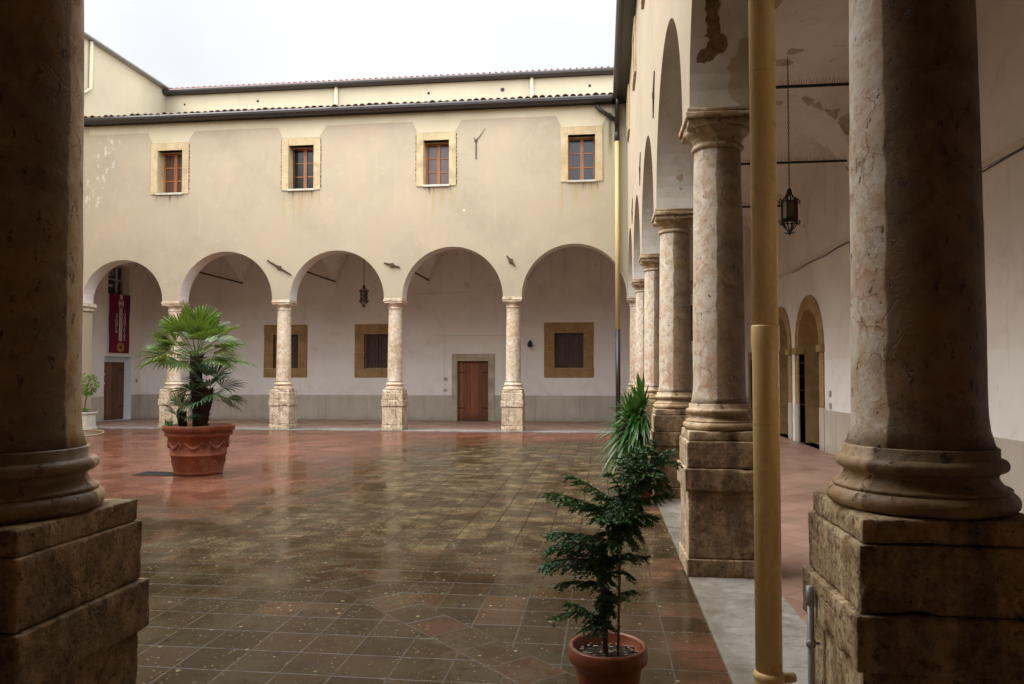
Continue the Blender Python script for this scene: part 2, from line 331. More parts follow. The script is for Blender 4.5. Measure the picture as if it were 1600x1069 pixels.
    sp = m.math('MAXIMUM', sp, m.math('MULTIPLY', m.mr(m.noise(75, 3, .7), .60, .66), m.mr(m.noise(3.5, 5, .75), .46, .58)))
    c = m.mix(m.math('MULTIPLY', m.math('MULTIPLY', sp, k), .8), c, (.19, .155, .085))
    sp2 = m.math('MULTIPLY', m.mr(m.math('ADD', m.voro(6.5, 'F1'), m.math('MULTIPLY', m.noise(40, 2), .06)), .125, .095), .85)
    c = m.mix(m.math('MULTIPLY', sp2, k), c, (.25, .21, .125))
    c = m.mix(m.math('MULTIPLY', fac, .9), c, m.mix(k, (.055, .026, .016), m.mix(m.mr(m.math('ADD', y, m.math('MULTIPLY', big, 4)), 6, 10), (.085, .072, .056), (.012, .008, .005))))  # near joints lightened in colour for the sky's reflection on wet mortar
    m.col(c)
    # broken water film: puddles in the dips, damp sheen elsewhere, hardly any on lichen and joints
    wet = m.noise(.8, 5, .6)
    left = m.mr(x, -1.5, -5.5)
    pud = m.mr(m.math('ADD', m.math('ADD', wet, m.math('MULTIPLY', left, -.05)), m.math('MULTIPLY', fine, .06)), .495, .465)
    m.col(m.mix(m.math('MULTIPLY', pud, .3), c, m.mix(1.0, c, (.62, .56, .5), 'MULTIPLY')))
    m.rough(.9); m.b.inputs['Specular IOR Level'].default_value = 0
    cov = m.math('ADD', m.math('MULTIPLY_ADD', rnd, .08, .50), m.math('MULTIPLY', left, .2))
    cov = m.math('MAXIMUM', cov, m.math('MULTIPLY', pud, .9))
    cov = m.math('MULTIPLY', cov, m.math('SUBTRACT', 1.0, m.math('MULTIPLY', m.math('MULTIPLY', crust, lz), .75)))
    cov = m.math('MULTIPLY', cov, m.math('SUBTRACT', 1.0, m.math('MULTIPLY', m.math('MULTIPLY', sp, k), .7)))
    nj = m.mr(y, 9, 6)
    cov = m.math('MULTIPLY', cov, m.math('SUBTRACT', 1.0, m.math('MULTIPLY', fac, m.math('MULTIPLY_ADD', nj, -1.0, .8))))
    cov = m.math('MULTIPLY', cov, m.mr(fine, .3, .55, .55, 1))
    nrm = m.vmath('NORMALIZE', m.vmath('ADD', m.geo('Normal'), m.vmath('MULTIPLY', m.vmath('SUBTRACT', rcol, (.5, .5, .5)), (.014, .014, 0))))
    m.put(m.b.inputs['Normal'], nrm)
    h = m.math('SUBTRACT', m.math('ADD', m.math('MULTIPLY', med, .3), m.math('MULTIPLY', fine, .14)), m.math('MULTIPLY', fac, .7))
    m.bump(h, .3, .012)
    N_ = m.t.nodes; gl = N_.new('ShaderNodeBsdfGlossy'); fr = N_.new('ShaderNodeFresnel'); ms = N_.new('ShaderNodeMixShader')
    fr.inputs['IOR'].default_value = 1.33
    bn = m.b.inputs['Normal'].links[0].from_socket; m.t.links.new(bn, gl.inputs['Normal'])
    m.put(gl.inputs['Roughness'], m.math('SUBTRACT', m.mr(wet, .4, .62, .13, .22), m.math('MULTIPLY', pud, .05)))
    m.put(ms.inputs[0], m.math('MULTIPLY', fr.outputs[0], cov))
    m.t.links.new(m.b.outputs[0], ms.inputs[1]); m.t.links.new(gl.outputs[0], ms.inputs[2]); m.t.links.new(ms.outputs[0], N_['Material Output'].inputs[0])
    return m.m
def mat_arcfloor():
    m = M('dry_terracotta_paving', .55, .4)
    x, y, z = m.xyz()
    r2 = 1 / math.sqrt(2)
    vec = m.comb(m.math('MULTIPLY', m.math('ADD', x, y), r2), m.math('MULTIPLY', m.math('SUBTRACT', y, x), r2), 0.0)
    fac, rnd, rcol = tile_nodes(m, vec, .30, .006)
    c = m.ramp(rnd, [(0, (.235, .135, .098)), (1, (.31, .185, .138))])
    c = m.mix(m.mr(m.noise(1.5, 5, .6), .45, .7, 0, .5), c, (.245, .165, .125))
    c = m.mix(m.math('MULTIPLY', fac, .85), c, (.13, .08, .06)); m.col(c)
    m.rough(m.mr(m.noise(1.1, 4), .35, .65, .32, .6))
    m.bump(m.math('SUBTRACT', m.noise(8, 4), m.math('MULTIPLY', fac, .5)), .2, .008); return m.m
def mat_kerb():
    m = M('grey_stone_kerb', .6, .4)
    x, y, z = m.xyz()
    c = m.ramp(m.noise(2.0, 6, .65), [(.3, (.20, .18, .155)), (.7, (.34, .315, .28))])
    c = m.mix(m.mr(m.noise(14, 6, .72), .52, .64, 0, .7), c, (.15, .13, .10))
    c = m.mix(m.mr(m.noise(1.7, 6, .72, dist=.7), .5, .6, 0, .6), c, (.14, .125, .105))
    c = m.mix(m.mr(m.noise(40, 3, .7), .6, .68, 0, .5), c, (.42, .40, .36))
    e = m.math('MULTIPLY', m.mr(m.math('ADD', x, m.math('MULTIPLY', m.noise(3, 5, .7), .5)), 1.16, .94), m.mr(y, 20.0, 19.8))
    c = m.mix(m.math('MULTIPLY', e, .7), c, (.12, .10, .065))
    j = m.math('LESS_THAN', m.math('ABSOLUTE', m.math('SUBTRACT', m.math('FRACT', m.math('DIVIDE', y, 1.2)), .5)), .004)
    c = m.mix(m.math('MULTIPLY', j, .6), c, (.08, .07, .055))
    m.col(c); m.rough(m.mr(m.noise(3.3, 5, .6), .35, .65, .25, .65))
    m.bump(m.noise(18, 6, .7), .4, .01); return m.m
def mat_dado():
    m = M('grey_marble_dado', .5, .4)
    x, y, z = m.xyz()
    c = m.ramp(m.noise(1.6, 6, .65, sc=(1, 1, .5)), [(.3, (.40, .355, .29)), (.7, (.54, .49, .42))])
    c = m.mix(m.mr(m.noise(1, 5, .65, sc=(8, 8, .5)), .5, .72, 0, .5), c, (.36, .305, .235))
    c = m.mix(m.mr(m.noise(5, 5, .7), .58, .68, 0, .5), c, (.40, .35, .27))
    s = m.math('ADD', x, y)
    wn_ = m.t.nodes.new('ShaderNodeTexWhiteNoise'); wn_.noise_dimensions = '1D'; m.put(wn_.inputs['W'], m.math('FLOOR', m.math('ADD', m.math('DIVIDE', s, 1.45), .5)))
    c = m.mix(m.math('MULTIPLY', wn_.outputs['Value'], .4), c, m.mix(1.0, c, (.68, .68, .70), 'MULTIPLY'))
    c = m.mix(m.math('MULTIPLY', m.mr(m.math('ADD', z, m.math('MULTIPLY', m.noise(4, 5, .7), .35)), .38, .14), .6), c, (.26, .21, .16))
    j = m.math('LESS_THAN', m.math('ABSOLUTE', m.math('SUBTRACT', m.math('FRACT', m.math('DIVIDE', s, 1.45)), .5)), .0035)
    c = m.mix(m.math('MULTIPLY', j, .7), c, (.15, .125, .10))
    m.col(c); m.bump(m.noise(14, 5, .6), .15, .008); return m.m
def mat_sand(name, a, b, joints=None):
    m = M(name, .85, .25)
    c = m.mix(m.mr(m.noise(3, 6, .65), .35, .65), a, b)
    c = m.mix(m.mr(m.noise(1.0, 4, .6, sc=(2.2, 2.2, 3)), .5, .7, 0, .45), c, tuple(v * .6 for v in a))
    c = m.mix(m.mr(m.noise(30, 4, .7), .6, .72, 0, .5), c, tuple(v * .45 for v in a)); m.col(c)
    m.bump(m.noise(20, 6, .7), .4, .01); return m.m
def mat_wood(name, a, b, plank=.13, axis=0, rough=.5):
    m = M(name, rough, .4)
    x, y, z = m.xyz(); s = (x, y)[axis]
    q = m.math('DIVIDE', s, plank); fl = m.math('FLOOR', q)
    wnz = m.t.nodes.new('ShaderNodeTexWhiteNoise'); wnz.noise_dimensions = '1D'; m.put(wnz.inputs['W'], fl)
    g = m.noise(1.0, 6, .65, sc=(28, 28, 1.6)); g2 = m.noise(1.0, 5, .6, sc=(70, 70, 2.5))
    c = m.mix(m.mr(g, .35, .65), a, b)
    c = m.mix(m.math('MULTIPLY', wnz.outputs['Value'], .8), c, tuple(v * .42 for v in a))
    c = m.mix(m.mr(g2, .56, .7, 0, .5), c, tuple(v * .4 for v in a))
    e = m.math('ABSOLUTE', m.math('SUBTRACT', m.math('FRACT', q), .5))
    jn = m.mr(e, .47, .49)
    c = m.mix(m.math('MULTIPLY', jn, .85), c, tuple(v * .15 for v in a))
    c = m.mix(m.math('MULTIPLY', m.mr(z, .35, .03), .6), c, tuple(v * .35 for v in a)) if plank < 1 else c
    m.col(c); m.bump(m.math('SUBTRACT', m.math('MULTIPLY', g2, .4), jn), .35, .006); return m.m
def mat_rooftile():
    m = M('old_clay_roof_tile', .85, .25)
    c = m.ramp(m.noise(4, 5, .7), [(.3, (.07, .052, .04)), (.5, (.17, .11, .08)), (.7, (.27, .16, .115))])
    c = m.mix(m.mr(m.noise(9, 5, .7), .52, .62, 0, .6), c, (.22, .20, .15)); m.col(c)
    m.bump(m.noise(25, 4), .3, .01); return m.m
def mat_terra(name, a, b, rough=.55):
    m = M(name, rough, .35)
    c = m.mix(m.mr(m.noise(3, 5, .6), .35, .65), a, b)
    c = m.mix(m.mr(m.noise(7, 6, .7, sc=(1, 1, .5)), .58, .75, 0, .35), c, tuple(min(1, v * 1.7 + .02) for v in b))
    c = m.mix(m.mr(m.noise(2.1, 6, .72, sc=(1, 1, .6)), .56, .66, 0, .3), c, (.42, .30, .22))
    c = m.mix(m.mr(m.noise(1, 5, .7, sc=(16, 16, 2)), .54, .68, 0, .4), c, tuple(v * .4 for v in a)); m.col(c)
    m.bump(m.noise(60, 3), .08, .004); return m.m
def mat_leaf(name, a, b, rough=.45, trans=.15, rim=None):
    m = M(name, rough, .45)
    oi = m.geo('Random Per Island')
    c = m.mix(oi, a, b)
    c = m.mix(m.mr(m.noise(4, 3), .4, .7, 0, .4), c, tuple(v * .55 for v in a)); m.col(c)
    m.b.inputs['Transmission Weight'].default_value = 0
    tr = m.t.nodes.new('ShaderNodeBsdfTranslucent'); m.put(tr.inputs['Color'], m.mix(.5, c, (b[0] * 1.6, b[1] * 1.5, b[2])))
    ms = m.t.nodes.new('ShaderNodeMixShader'); ms.inputs[0].default_value = trans
    out = m.t.nodes['Material Output']
    m.t.links.new(m.b.outputs[0], ms.inputs[1]); m.t.links.new(tr.outputs[0], ms.inputs[2]); m.t.links.new(ms.outputs[0], out.inputs[0])
    return m.m
def worn(m, c, tint, a=.52, b=.60, amt=.7):
    """rubbed arrises: convex edges of the stone are paler"""
    return m.mix(m.math('MULTIPLY', m.mr(m.geo('Pointiness'), a, b), amt), c, tint)
def mat_pipe():
    m = M('yellow_painted_pipe', .38, .45)
    x, y, z = m.xyz()
    c = m.mix(m.mr(m.noise(1.6, 5, .6, sc=(6, 6, 1)), .35, .68), (.66, .45, .165), (.78, .57, .25))
    c = m.mix(m.mr(m.noise(1, 4, .65, sc=(40, 40, 1.2)), .55, .75, 0, .3), c, (.50, .30, .075))
    c = m.mix(m.mr(m.noise(24, 5, .7), .66, .71, 0, .6), c, (.27, .16, .05)); m.col(c)
    c2 = m.mr(m.noise(1, 4, .7, sc=(3, 3, 26)), .60, .70)
    c = m.mix(m.math('MULTIPLY', c2, .35), c, (.40, .22, .06))
    c = m.mix(m.mr(m.noise(1, 5, .7, sc=(14, 14, 3)), .56, .7, 0, .4), c, (.86, .72, .43))
    c = m.mix(m.mr(z, .9, .1, 0, .5), c, (.33, .20, .07))
    m.col(c)
    m.rough(m.mr(m.noise(9, 4), .3, .7, .22, .42)); m.bump(m.noise(10, 4), .08, .004); return m.m

PLASTER, PATCH, PALE, SOFFIT, INNER = mat_plaster(), mat_patch(), mat_paleplaster(), mat_soffit(), mat_inner()
COURT, ARCFLOOR, KERB, DADO = mat_court(), mat_arcfloor(), mat_kerb(), mat_dado()
SAND = mat_sand('brown_sandstone', (.27, .165, .07), (.36, .235, .11))
SANDP = mat_sand('pale_sandstone', (.44, .335, .19), (.54, .425, .255))
SANDG = mat_sand('grey_limestone', (.36, .30, .22), (.46, .39, .30))
WOODR = mat_wood('red_brown_planks', (.19, .058, .017), (.30, .10, .03), .13, 0)
WOODY = mat_wood('brown_planks', (.14, .055, .02), (.24, .10, .04), .28, 1)
WOODD = mat_wood('dark_brown_shutter', (.045, .026, .018), (.085, .05, .035), 9, 0, .6)
WOODW = mat_wood('varnished_casement', (.25, .085, .025), (.38, .15, .05), 9, 0, .4)
BLACKD = mat_wood('black_painted_door', (.012, .010, .009), (.022, .018, .016), 9, 1, .45)
GLASSD = simple('dark_window_glass', (.008, .010, .011), .16, .4, .4, 2)
GLASSR = simple('window_glass_over_shutter', (.085, .04, .03), .2, .5, .3, 2)
ROOF = mat_rooftile()
GUTTER = simple('dark_brown_gutter', (.028, .021, .019), .4, .45, .25, 5)
IRON = simple('black_wrought_iron', (.012, .010, .009), .55, .4, .3, 12)
RUST = simple('rusty_iron', (.10, .055, .03), .8, .3, .5, 9, 0, .4)
ZINC = simple('grey_metal', (.30, .31, .31), .4, .5, .25, 6, .3)
GREYBOX = simple('grey_plastic', (.33, .31, .28), .6, .4, .15)
WHITEP = simple('white_paint', (.66, .69, .72), .7, .3, .08, 4)
PIPEY = mat_pipe()
POTT = mat_terra('terracotta', (.17, .042, .017), (.27, .078, .034))
POTW = mat_terra('wet_terracotta_pot', (.20, .052, .022), (.27, .078, .034), .32)
SOIL = simple('dark_soil', (.035, .024, .016), .95, .2, .6, 30, 0, .8)
STONEP = mat_sand('white_stone_planter', (.46, .43, .36), (.60, .57, .49))
BARK = simple('dark_fibrous_trunk', (.055, .035, .022), .95, .2, .6, 25, 0, .9)
BARKG = simple('grey_brown_bark', (.13, .09, .06), .9, .2, .4, 20, 0, .6)
CANE = simple('bamboo_cane', (.24, .115, .055), .6, .3, .35, 14)
PALM = mat_leaf('palm_leaf', (.034, .088, .014), (.155, .235, .032), .38, .18)
PALMD = mat_leaf('young_palm_leaf', (.025, .07, .03), (.07, .14, .045), .45, .12)
CONIF = mat_leaf('conifer_scale_leaf', (.026, .080, .014), (.095, .19, .042), .6, .08)
CONIFB = mat_leaf('bluish_conifer_leaf', (.045, .115, .048), (.10, .21, .095), .6, .1)
YUCC = mat_leaf('sword_leaf', (.015, .068, .012), (.075, .175, .03), .28, .18)
LEMON = mat_leaf('bright_citrus_leaf', (.10, .22, .03), (.24, .40, .07), .35, .25)
CLOTH = simple('dark_red_cloth', (.145, .010, .026), .85, .2, .25, 9)
CLOTHW = simple('off_white_cloth', (.62, .56, .48), .85, .2, .1, 9)
GOLD = simple('faded_gold_print', (.34, .18, .06), .8, .2, .5, 25)
HOSE = simple('pale_rubber_hose', (.42, .34, .19), .5, .4, .2, 9)
PAPER = simple('white_paper', (.7, .69, .66), .8, .2, .08)
PURP = simple('dark_violet_print', (.05, .02, .06), .6, .3, .3, 20)
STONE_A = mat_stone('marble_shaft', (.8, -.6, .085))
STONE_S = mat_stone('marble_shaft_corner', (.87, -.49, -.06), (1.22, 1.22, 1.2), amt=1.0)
STONE_L = mat_stone('marble_shaft_sheltered', (-.35, -.94, -.07), tint=(1.0, .86, .66), amt=.95)  # dark side holds brown staining plus the inner side's shade, both painted
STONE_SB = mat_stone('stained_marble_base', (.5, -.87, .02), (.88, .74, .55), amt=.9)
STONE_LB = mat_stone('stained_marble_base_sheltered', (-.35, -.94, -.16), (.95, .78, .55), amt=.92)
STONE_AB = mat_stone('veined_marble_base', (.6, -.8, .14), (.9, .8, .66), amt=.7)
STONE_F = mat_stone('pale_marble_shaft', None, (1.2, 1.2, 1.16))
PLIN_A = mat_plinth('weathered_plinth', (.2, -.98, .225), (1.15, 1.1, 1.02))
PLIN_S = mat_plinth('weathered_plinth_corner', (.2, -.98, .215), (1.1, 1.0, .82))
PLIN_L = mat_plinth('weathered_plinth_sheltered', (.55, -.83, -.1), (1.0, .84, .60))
PLIN_F = mat_plinth('pale_limestone_plinth', None, (1.6, 1.66, 1.74), .9)

# ---------------------------------------------------------------- mesh helper
class MB:
    def __init__(s): s.v = []; s.f = []; s.mi = []; s.sm = []; s.cur = 0; s.smooth = False
    def add(s, vs, fs):
        o = len(s.v); s.v += [tuple(v) for v in vs]
        for f in fs: s.f.append(tuple(o + i for i in f)); s.mi.append(s.cur); s.sm.append(s.smooth)
    def quad(s, a, b, c, d): s.add([a, b, c, d], [(0, 1, 2, 3)])
    def box(s, x0, x1, y0, y1, z0, z1):
        s.add([(x0, y0, z0), (x1, y0, z0), (x1, y1, z0), (x0, y1, z0), (x0, y0, z1), (x1, y0, z1), (x1, y1, z1), (x0, y1, z1)],
              [(3, 2, 1, 0), (4, 5, 6, 7), (0, 1, 5, 4), (1, 2, 6, 5), (2, 3, 7, 6), (3, 0, 4, 7)])
    def bevbox(s, x0, x1, y0, y1, z0, z1, b=.01):
        bm = bmesh.new(); bmesh.ops.create_cube(bm, size=1)
        for v in bm.verts: v.co = Vector(((x0 + x1) / 2 + v.co.x * (x1 - x0), (y0 + y1) / 2 + v.co.y * (y1 - y0), (z0 + z1) / 2 + v.co.z * (z1 - z0)))
        bmesh.ops.bevel(bm, geom=bm.edges[:], offset=b, segments=2, affect='EDGES', profile=.6)
        s.bm(bm)
    def bm(s, bm):
        bm.verts.index_update(); s.add([v.co[:] for v in bm.verts], [[v.index for v in f.verts] for f in bm.faces]); bm.free()
    def lathe(s, prof, cx=0, cy=0, seg=48, disp=None, cap=True):
        vs = []; fs = []; n = len(prof)
        for (r, z) in prof:
            for k in range(seg):
                a = 2 * math.pi * k / seg; rr = r + (disp(a, z, r) if disp else 0)
                vs.append((cx + rr * math.cos(a), cy + rr * math.sin(a), z))
        for i in range(n - 1):
            for k in range(seg):
                k2 = (k + 1) % seg; fs.append((i * seg + k, i * seg + k2, (i + 1) * seg + k2, (i + 1) * seg + k))
        if cap: fs.append(tuple(range(seg))[::-1]); fs.append(tuple((n - 1) * seg + k for k in range(seg)))
        s.add(vs, fs)
    def tube(s, pts, r, seg=8, cap=True):
        P = [Vector(p) for p in pts]; n = len(P); rad = r if isinstance(r, (list, tuple)) else [r] * n
        vs = []; fs = []; up = None
        for i, p in enumerate(P):
            t = (P[min(i + 1, n - 1)] - P[max(i - 1, 0)])
            t = t.normalized() if t.length > 1e-9 else Vector((0, 0, 1))
            if up is None: up = t.orthogonal().normalized()
            else: up = (up - t * up.dot(t)); up = up.normalized() if up.length > 1e-6 else t.orthogonal().normalized()
            w = t.cross(up)
            for k in range(seg):
                a = 2 * math.pi * k / seg; vs.append(p + (up * math.cos(a) + w * math.sin(a)) * rad[i])
        for i in range(n - 1):
            for k in range(seg):
                k2 = (k + 1) % seg; fs.append((i * seg + k, i * seg + k2, (i + 1) * seg + k2, (i + 1) * seg + k))
        if cap: fs.append(tuple(range(seg))[::-1]); fs.append(tuple((n - 1) * seg + k for k in range(seg)))
        s.add(vs, fs)
    def build(s, name, mat, parent=None, loc=None, recalc=True):
        me = bpy.data.meshes.new(name); me.from_pydata(s.v, [], s.f)
        for m in (mat if isinstance(mat, list) else [mat]): me.materials.append(m)
        me.polygons.foreach_set('material_index', s.mi); me.polygons.foreach_set('use_smooth', s.sm)
        if recalc:
            bm = bmesh.new(); bm.from_mesh(me); bmesh.ops.recalc_face_normals(bm, faces=bm.faces[:]); bm.to_mesh(me); bm.free()
        me.update(); o = bpy.data.objects.new(name, me); C.objects.link(o)
        if parent: o.parent = parent
        if loc: o.location = loc
        return o
def pieces(mb, name, mat, parent):
    """each separate piece of mb becomes a part of its own"""
    par = list(range(len(mb.v)))
    def find(a):
        while par[a] != a: par[a] = par[par[a]]; a = par[a]
        return a
    for f in mb.f:
        for i in f[1:]: par[find(i)] = find(f[0])
    g = {}
    for fi, f in enumerate(mb.f): g.setdefault(find(f[0]), []).append(fi)
    out = []
    for fl in g.values():
        q = MB(); mp = {}
        for fi in fl:
            for i in mb.f[fi]:
                if i not in mp: mp[i] = len(q.v); q.v.append(mb.v[i])
            q.f.append(tuple(mp[i] for i in mb.f[fi])); q.mi.append(mb.mi[fi]); q.sm.append(mb.sm[fi])
        out.append(q.build(name, mat, parent))
    return out
def tag(o, label=None, cat=None, group=None, kind=None):
    for k, v in (('label', label), ('category', cat), ('group', group), ('kind', kind)):
        if v: o[k] = v
    return o
def empty(name, loc, label, cat, group=None, rz=0):
    o = bpy.data.objects.new(name, None); C.objects.link(o); o.location = loc; o.rotation_euler = (0, 0, rz)
    o.empty_display_size = .2
    return tag(o, label, cat, group)
def copy_tree(o, parent=None):
    c = o.copy(); C.objects.link(c); c.parent = parent
    for ch in [k for k in bpy.data.objects if k.parent is o]: copy_tree(ch, c)
    return c

def strip(mb, axis, c0, c1, s0, s1, z0, z1, ops, seg=28, mats=(0, 0, 1)):
    """wall slab between planes c0 (front) and c1 (back); ops = (a0, a1, zbottom, zspring, arched)"""
    def P(s_, c, z): return (s_, c, z) if axis == 'x' else (c, s_, z)
    def rect(a, b, za, zb):
        if zb - za < 1e-6 or b - a < 1e-6: return
        for c, mi in ((c0, mats[0]), (c1, mats[1])):
            mb.cur = mi; mb.quad(P(a, c, za), P(b, c, za), P(b, c, zb), P(a, c, zb))
    cur = s0
    for (a0, a1, zb, zs, arched) in sorted(ops):
        rect(cur, a0, z0, z1); rect(a0, a1, z0, zb)
        if arched:
            rr = (a1 - a0) / 2; mid = (a0 + a1) / 2
            pts = [(mid - rr * math.cos(math.pi * i / seg), zs + rr * math.sin(math.pi * i / seg) * arched) for i in range(seg + 1)]
        else: pts = [(a0, zs), (a1, zs)]
        for (p, zp), (q, zq) in zip(pts, pts[1:]):
            for c, mi in ((c0, mats[0]), (c1, mats[1])):
                mb.cur = mi; mb.quad(P(p, c, zp), P(q, c, zq), P(q, c, z1), P(p, c, z1))
            mb.cur = mats[2]; mb.quad(P(p, c0, zp), P(q, c0, zq), P(q, c1, zq), P(p, c1, zp))
        mb.cur = mats[2]
        if zs > zb:
            for a in (a0, a1): mb.quad(P(a, c0, zb), P(a, c1, zb), P(a, c1, zs), P(a, c0, zs))
        if zb > z0: mb.quad(P(a0, c0, zb), P(a1, c0, zb), P(a1, c1, zb), P(a0, c1, zb))
        cur = a1
    rect(cur, s1, z0, z1)
    for a in (s0, s1): mb.cur = mats[0]; mb.quad(P(a, c0, z0), P(a, c1, z0), P(a, c1, z1), P(a, c0, z1))
    mb.cur = mats[2]
    mb.quad(P(s0, c0, z1), P(s1, c0, z1), P(s1, c1, z1), P(s0, c1, z1))
    last = s0
    for (a0, a1, zb, zs, arched) in sorted(ops):
        if zb <= z0 + 1e-6:
            if a0 - last > 1e-5: mb.quad(P(last, c0, z0), P(a0, c0, z0), P(a0, c1, z0), P(last, c1, z0))
            last = a1
    if s1 - last > 1e-5: mb.quad(P(last, c0, z0), P(s1, c0, z0), P(s1, c1, z0), P(last, c1, z0))

def vault(mb, x0, x1, y0, y1, zs=4.2, zc=6.35, n=20, top=6.9):
    def el(t): return math.sqrt(max(0, 1 - (2 * t - 1) ** 2))
    vs = []; fs = []
    for j in range(n + 1):
        for i in range(n + 1):
            u, v = i / n, j / n
            u2 = .5 - .5 * math.cos(math.pi * u); v2 = .5 - .5 * math.cos(math.pi * v)
            z = zs + (zc - zs) * max(el(u2), el(v2)) + .12 * math.sin(math.pi * u2) * math.sin(math.pi * v2)
            z += .02 * (noise.noise(Vector((x0 + u2 * (x1 - x0), y0 + v2 * (y1 - y0), 3.1))))
            vs.append((x0 + u2 * (x1 - x0), y0 + v2 * (y1 - y0), z))
    for j in range(n):
        for i in range(n): a = j * (n + 1) + i; fs.append((a, a + 1, a + n + 2, a + n + 1))
    o = len(vs); mb.add(vs, fs)
    mb.quad((x0, y0, top), (x1, y0, top), (x1, y1, top), (x0, y1, top))

# ---------------------------------------------------------------- layout numbers (metres)
CX = [-12.53, -9.155, -5.847, -2.462, .95]          # facing row of columns
YN = 20.55; YW = 24.7; XE = 4.5; XW = -16.35
CY = [2.72, 6.25, 9.9, 13.5, 17.0, YN]               # right-hand row
SPR = 3.72

# ---------------------------------------------------------------- ground
g = MB(); g.quad((-90, -60, -.06), (90, -60, -.06), (90, 120, -.06), (-90, 120, -.06))
tag(g.build('ground', simple('bare_earth', (.16, .13, .10), .95, .2)), kind='structure')
g = MB(); g.box(-16.36, .66, 2.9, 20.19, -.05, 0)
tag(g.build('courtyard_paving', COURT), kind='structure')
g = MB(); K0, K1 = .66, 1.27
g.bevbox(K0, K1, -1.6, 20.18, -.05, .022, .006); g.bevbox(-16.36, K1, 20.18, 20.92, -.05, .024, .006); g.bevbox(-16.36, K0, 2.42, 2.93, -.05, .022, .006)
tag(g.build('kerb_strip', KERB), kind='structure')
g = MB(); g.box(K1, XE + .3, -1.7, 20.92, -.05, .018); g.box(-16.36, XE + .3, 20.92, YW + .3, -.05, .02); g.box(-16.36, K0, -1.7, 2.42, -.05, .018)
tag(g.build('arcade_floor', ARCFLOOR), kind='structure')

# ---------------------------------------------------------------- facing wing (north)
north = empty('cloister_wing', (0, 0, 0), 'two-storey cream wing facing across the courtyard, round arches below four small windows', 'building')
fw = MB()
xs = [-15.55] + CX
ops = []
for i in range(len(xs) - 1):
    a0 = xs[i] + (.2 if i == 0 else .26); a1 = xs[i + 1] - .26
    ops.append((a0, a1, SPR, SPR, 1.0 if i else .97))
strip(fw, 'x', 20.30, 20.80, XW, 1.2, SPR, 6.2, ops, mats=(0, 1, 1))
WIN = [(-13.198, -12.021), (-9.159, -8.002), (-5.183, -4.047), (-1.115, .033)]
wop = [(a + .205, b - .205, 6.9, 8.17, 0) for a, b in WIN]
strip(fw, 'x', 20.30, 20.80, XW, 1.2, 6.2, 8.99, wop, mats=(0, 0, 2))
fw.cur = 0; fw.box(XW, -15.36, 20.30, 20.80, 0, SPR - .001)
fw.build('arcade_wall', [PLASTER, INNER, SANDP], north)
# newer lighter plaster: band under the eave and flared fields over the windows, a few millimetres proud
pt = MB(); zb = 8.72
def slab(poly, y0=20.294, y1=20.305):
    n = len(poly); pt.add([(x, y0, z) for x, z in poly] + [(x, y1, z) for x, z in poly], [tuple(range(n)), tuple(range(n, 2 * n))[::-1]] + [(i, (i + 1) % n, n + (i + 1) % n, n + i) for i in range(n)])
prev = -15.2
for (a, b) in WIN:
    slab([(prev, zb), (a - .12, zb), (a - .12, 8.97), (prev, 8.97)])
    slab([(a + .03, 8.40), (b - .03, 8.40), (b + .17, zb), (b + .17, 8.97), (a - .12, 8.97), (a - .12, zb)]); prev = b + .17
slab([(prev, zb + .03), (.3, zb + .03), (.3, 8.97), (prev, 8.97)])
pieces(pt, 'plaster_field', PATCH, north)
# upper windows
for k, (a, b) in enumerate(WIN):
    w = MB(); zt, z0 = 8.385, 6.87; ia, ib = a + .2, b - .2; y0, y1 = 20.27, 20.50
    w.bevbox(a, ia, y0, y1, z0, zt, .008); w.bevbox(ib, b, y0, y1, z0, zt, .008); w.bevbox(ia + .001, ib - .001, y0 + .001, y1, 8.17, zt, .008)
    wo_ = w.build('window', SANDP, north)
    s = MB(); s.bevbox(ia - .02, ib + .02, 20.235, 20.62, z0 - .02, 6.905, .006); s.build('sill', STONEP, wo_)
    cas = MB(); yc = 20.60; t = .055; mid = (ia + ib) / 2; zl, zh = 6.906, 8.168
    cas.box(ia, ia + t, yc, yc + .06, zl, zh); cas.box(ib - t, ib, yc, yc + .06, zl, zh); cas.box(mid - .05, mid + .05, yc - .012, yc + .06, zl, zh)
    for (p, q) in ((ia + t, mid - .05), (mid + .05, ib - t)):
        cas.box(p, q, yc + .003, yc + .057, zl, zl + t); cas.box(p, q, yc + .003, yc + .057, zh - t, zh)
        for zz in (zl + (zh - zl) * .345, zl + (zh - zl) * .66): cas.box(p, q, yc + .008, yc + .05, zz - .018, zz + .018)
    cas.build('casement', WOODW, wo_)
    pn = MB(); pn.box(ia + .02, ib - .02, yc + .028, yc + .034, zl + .02, zh - .02); pn.build('pane', GLASSR if k in (0, 2) else GLASSD, wo_)
    # ragged rendering edge beside the stone
    if k < 3:
        rg = MB()
        for side in ((b + .012,) if k == 0 else (a - .012, b + .012)):
            z = zt - .05
            while z > z0 + .1:
                h = random.uniform(.02, .07); rg.box(side - random.uniform(.008, .018), side + random.uniform(.004, .016), 20.287, 20.30, z - h, z); z -= h + random.uniform(.01, .09)
        tag(rg.build('render_crack', RUST, wo_), kind='stuff')
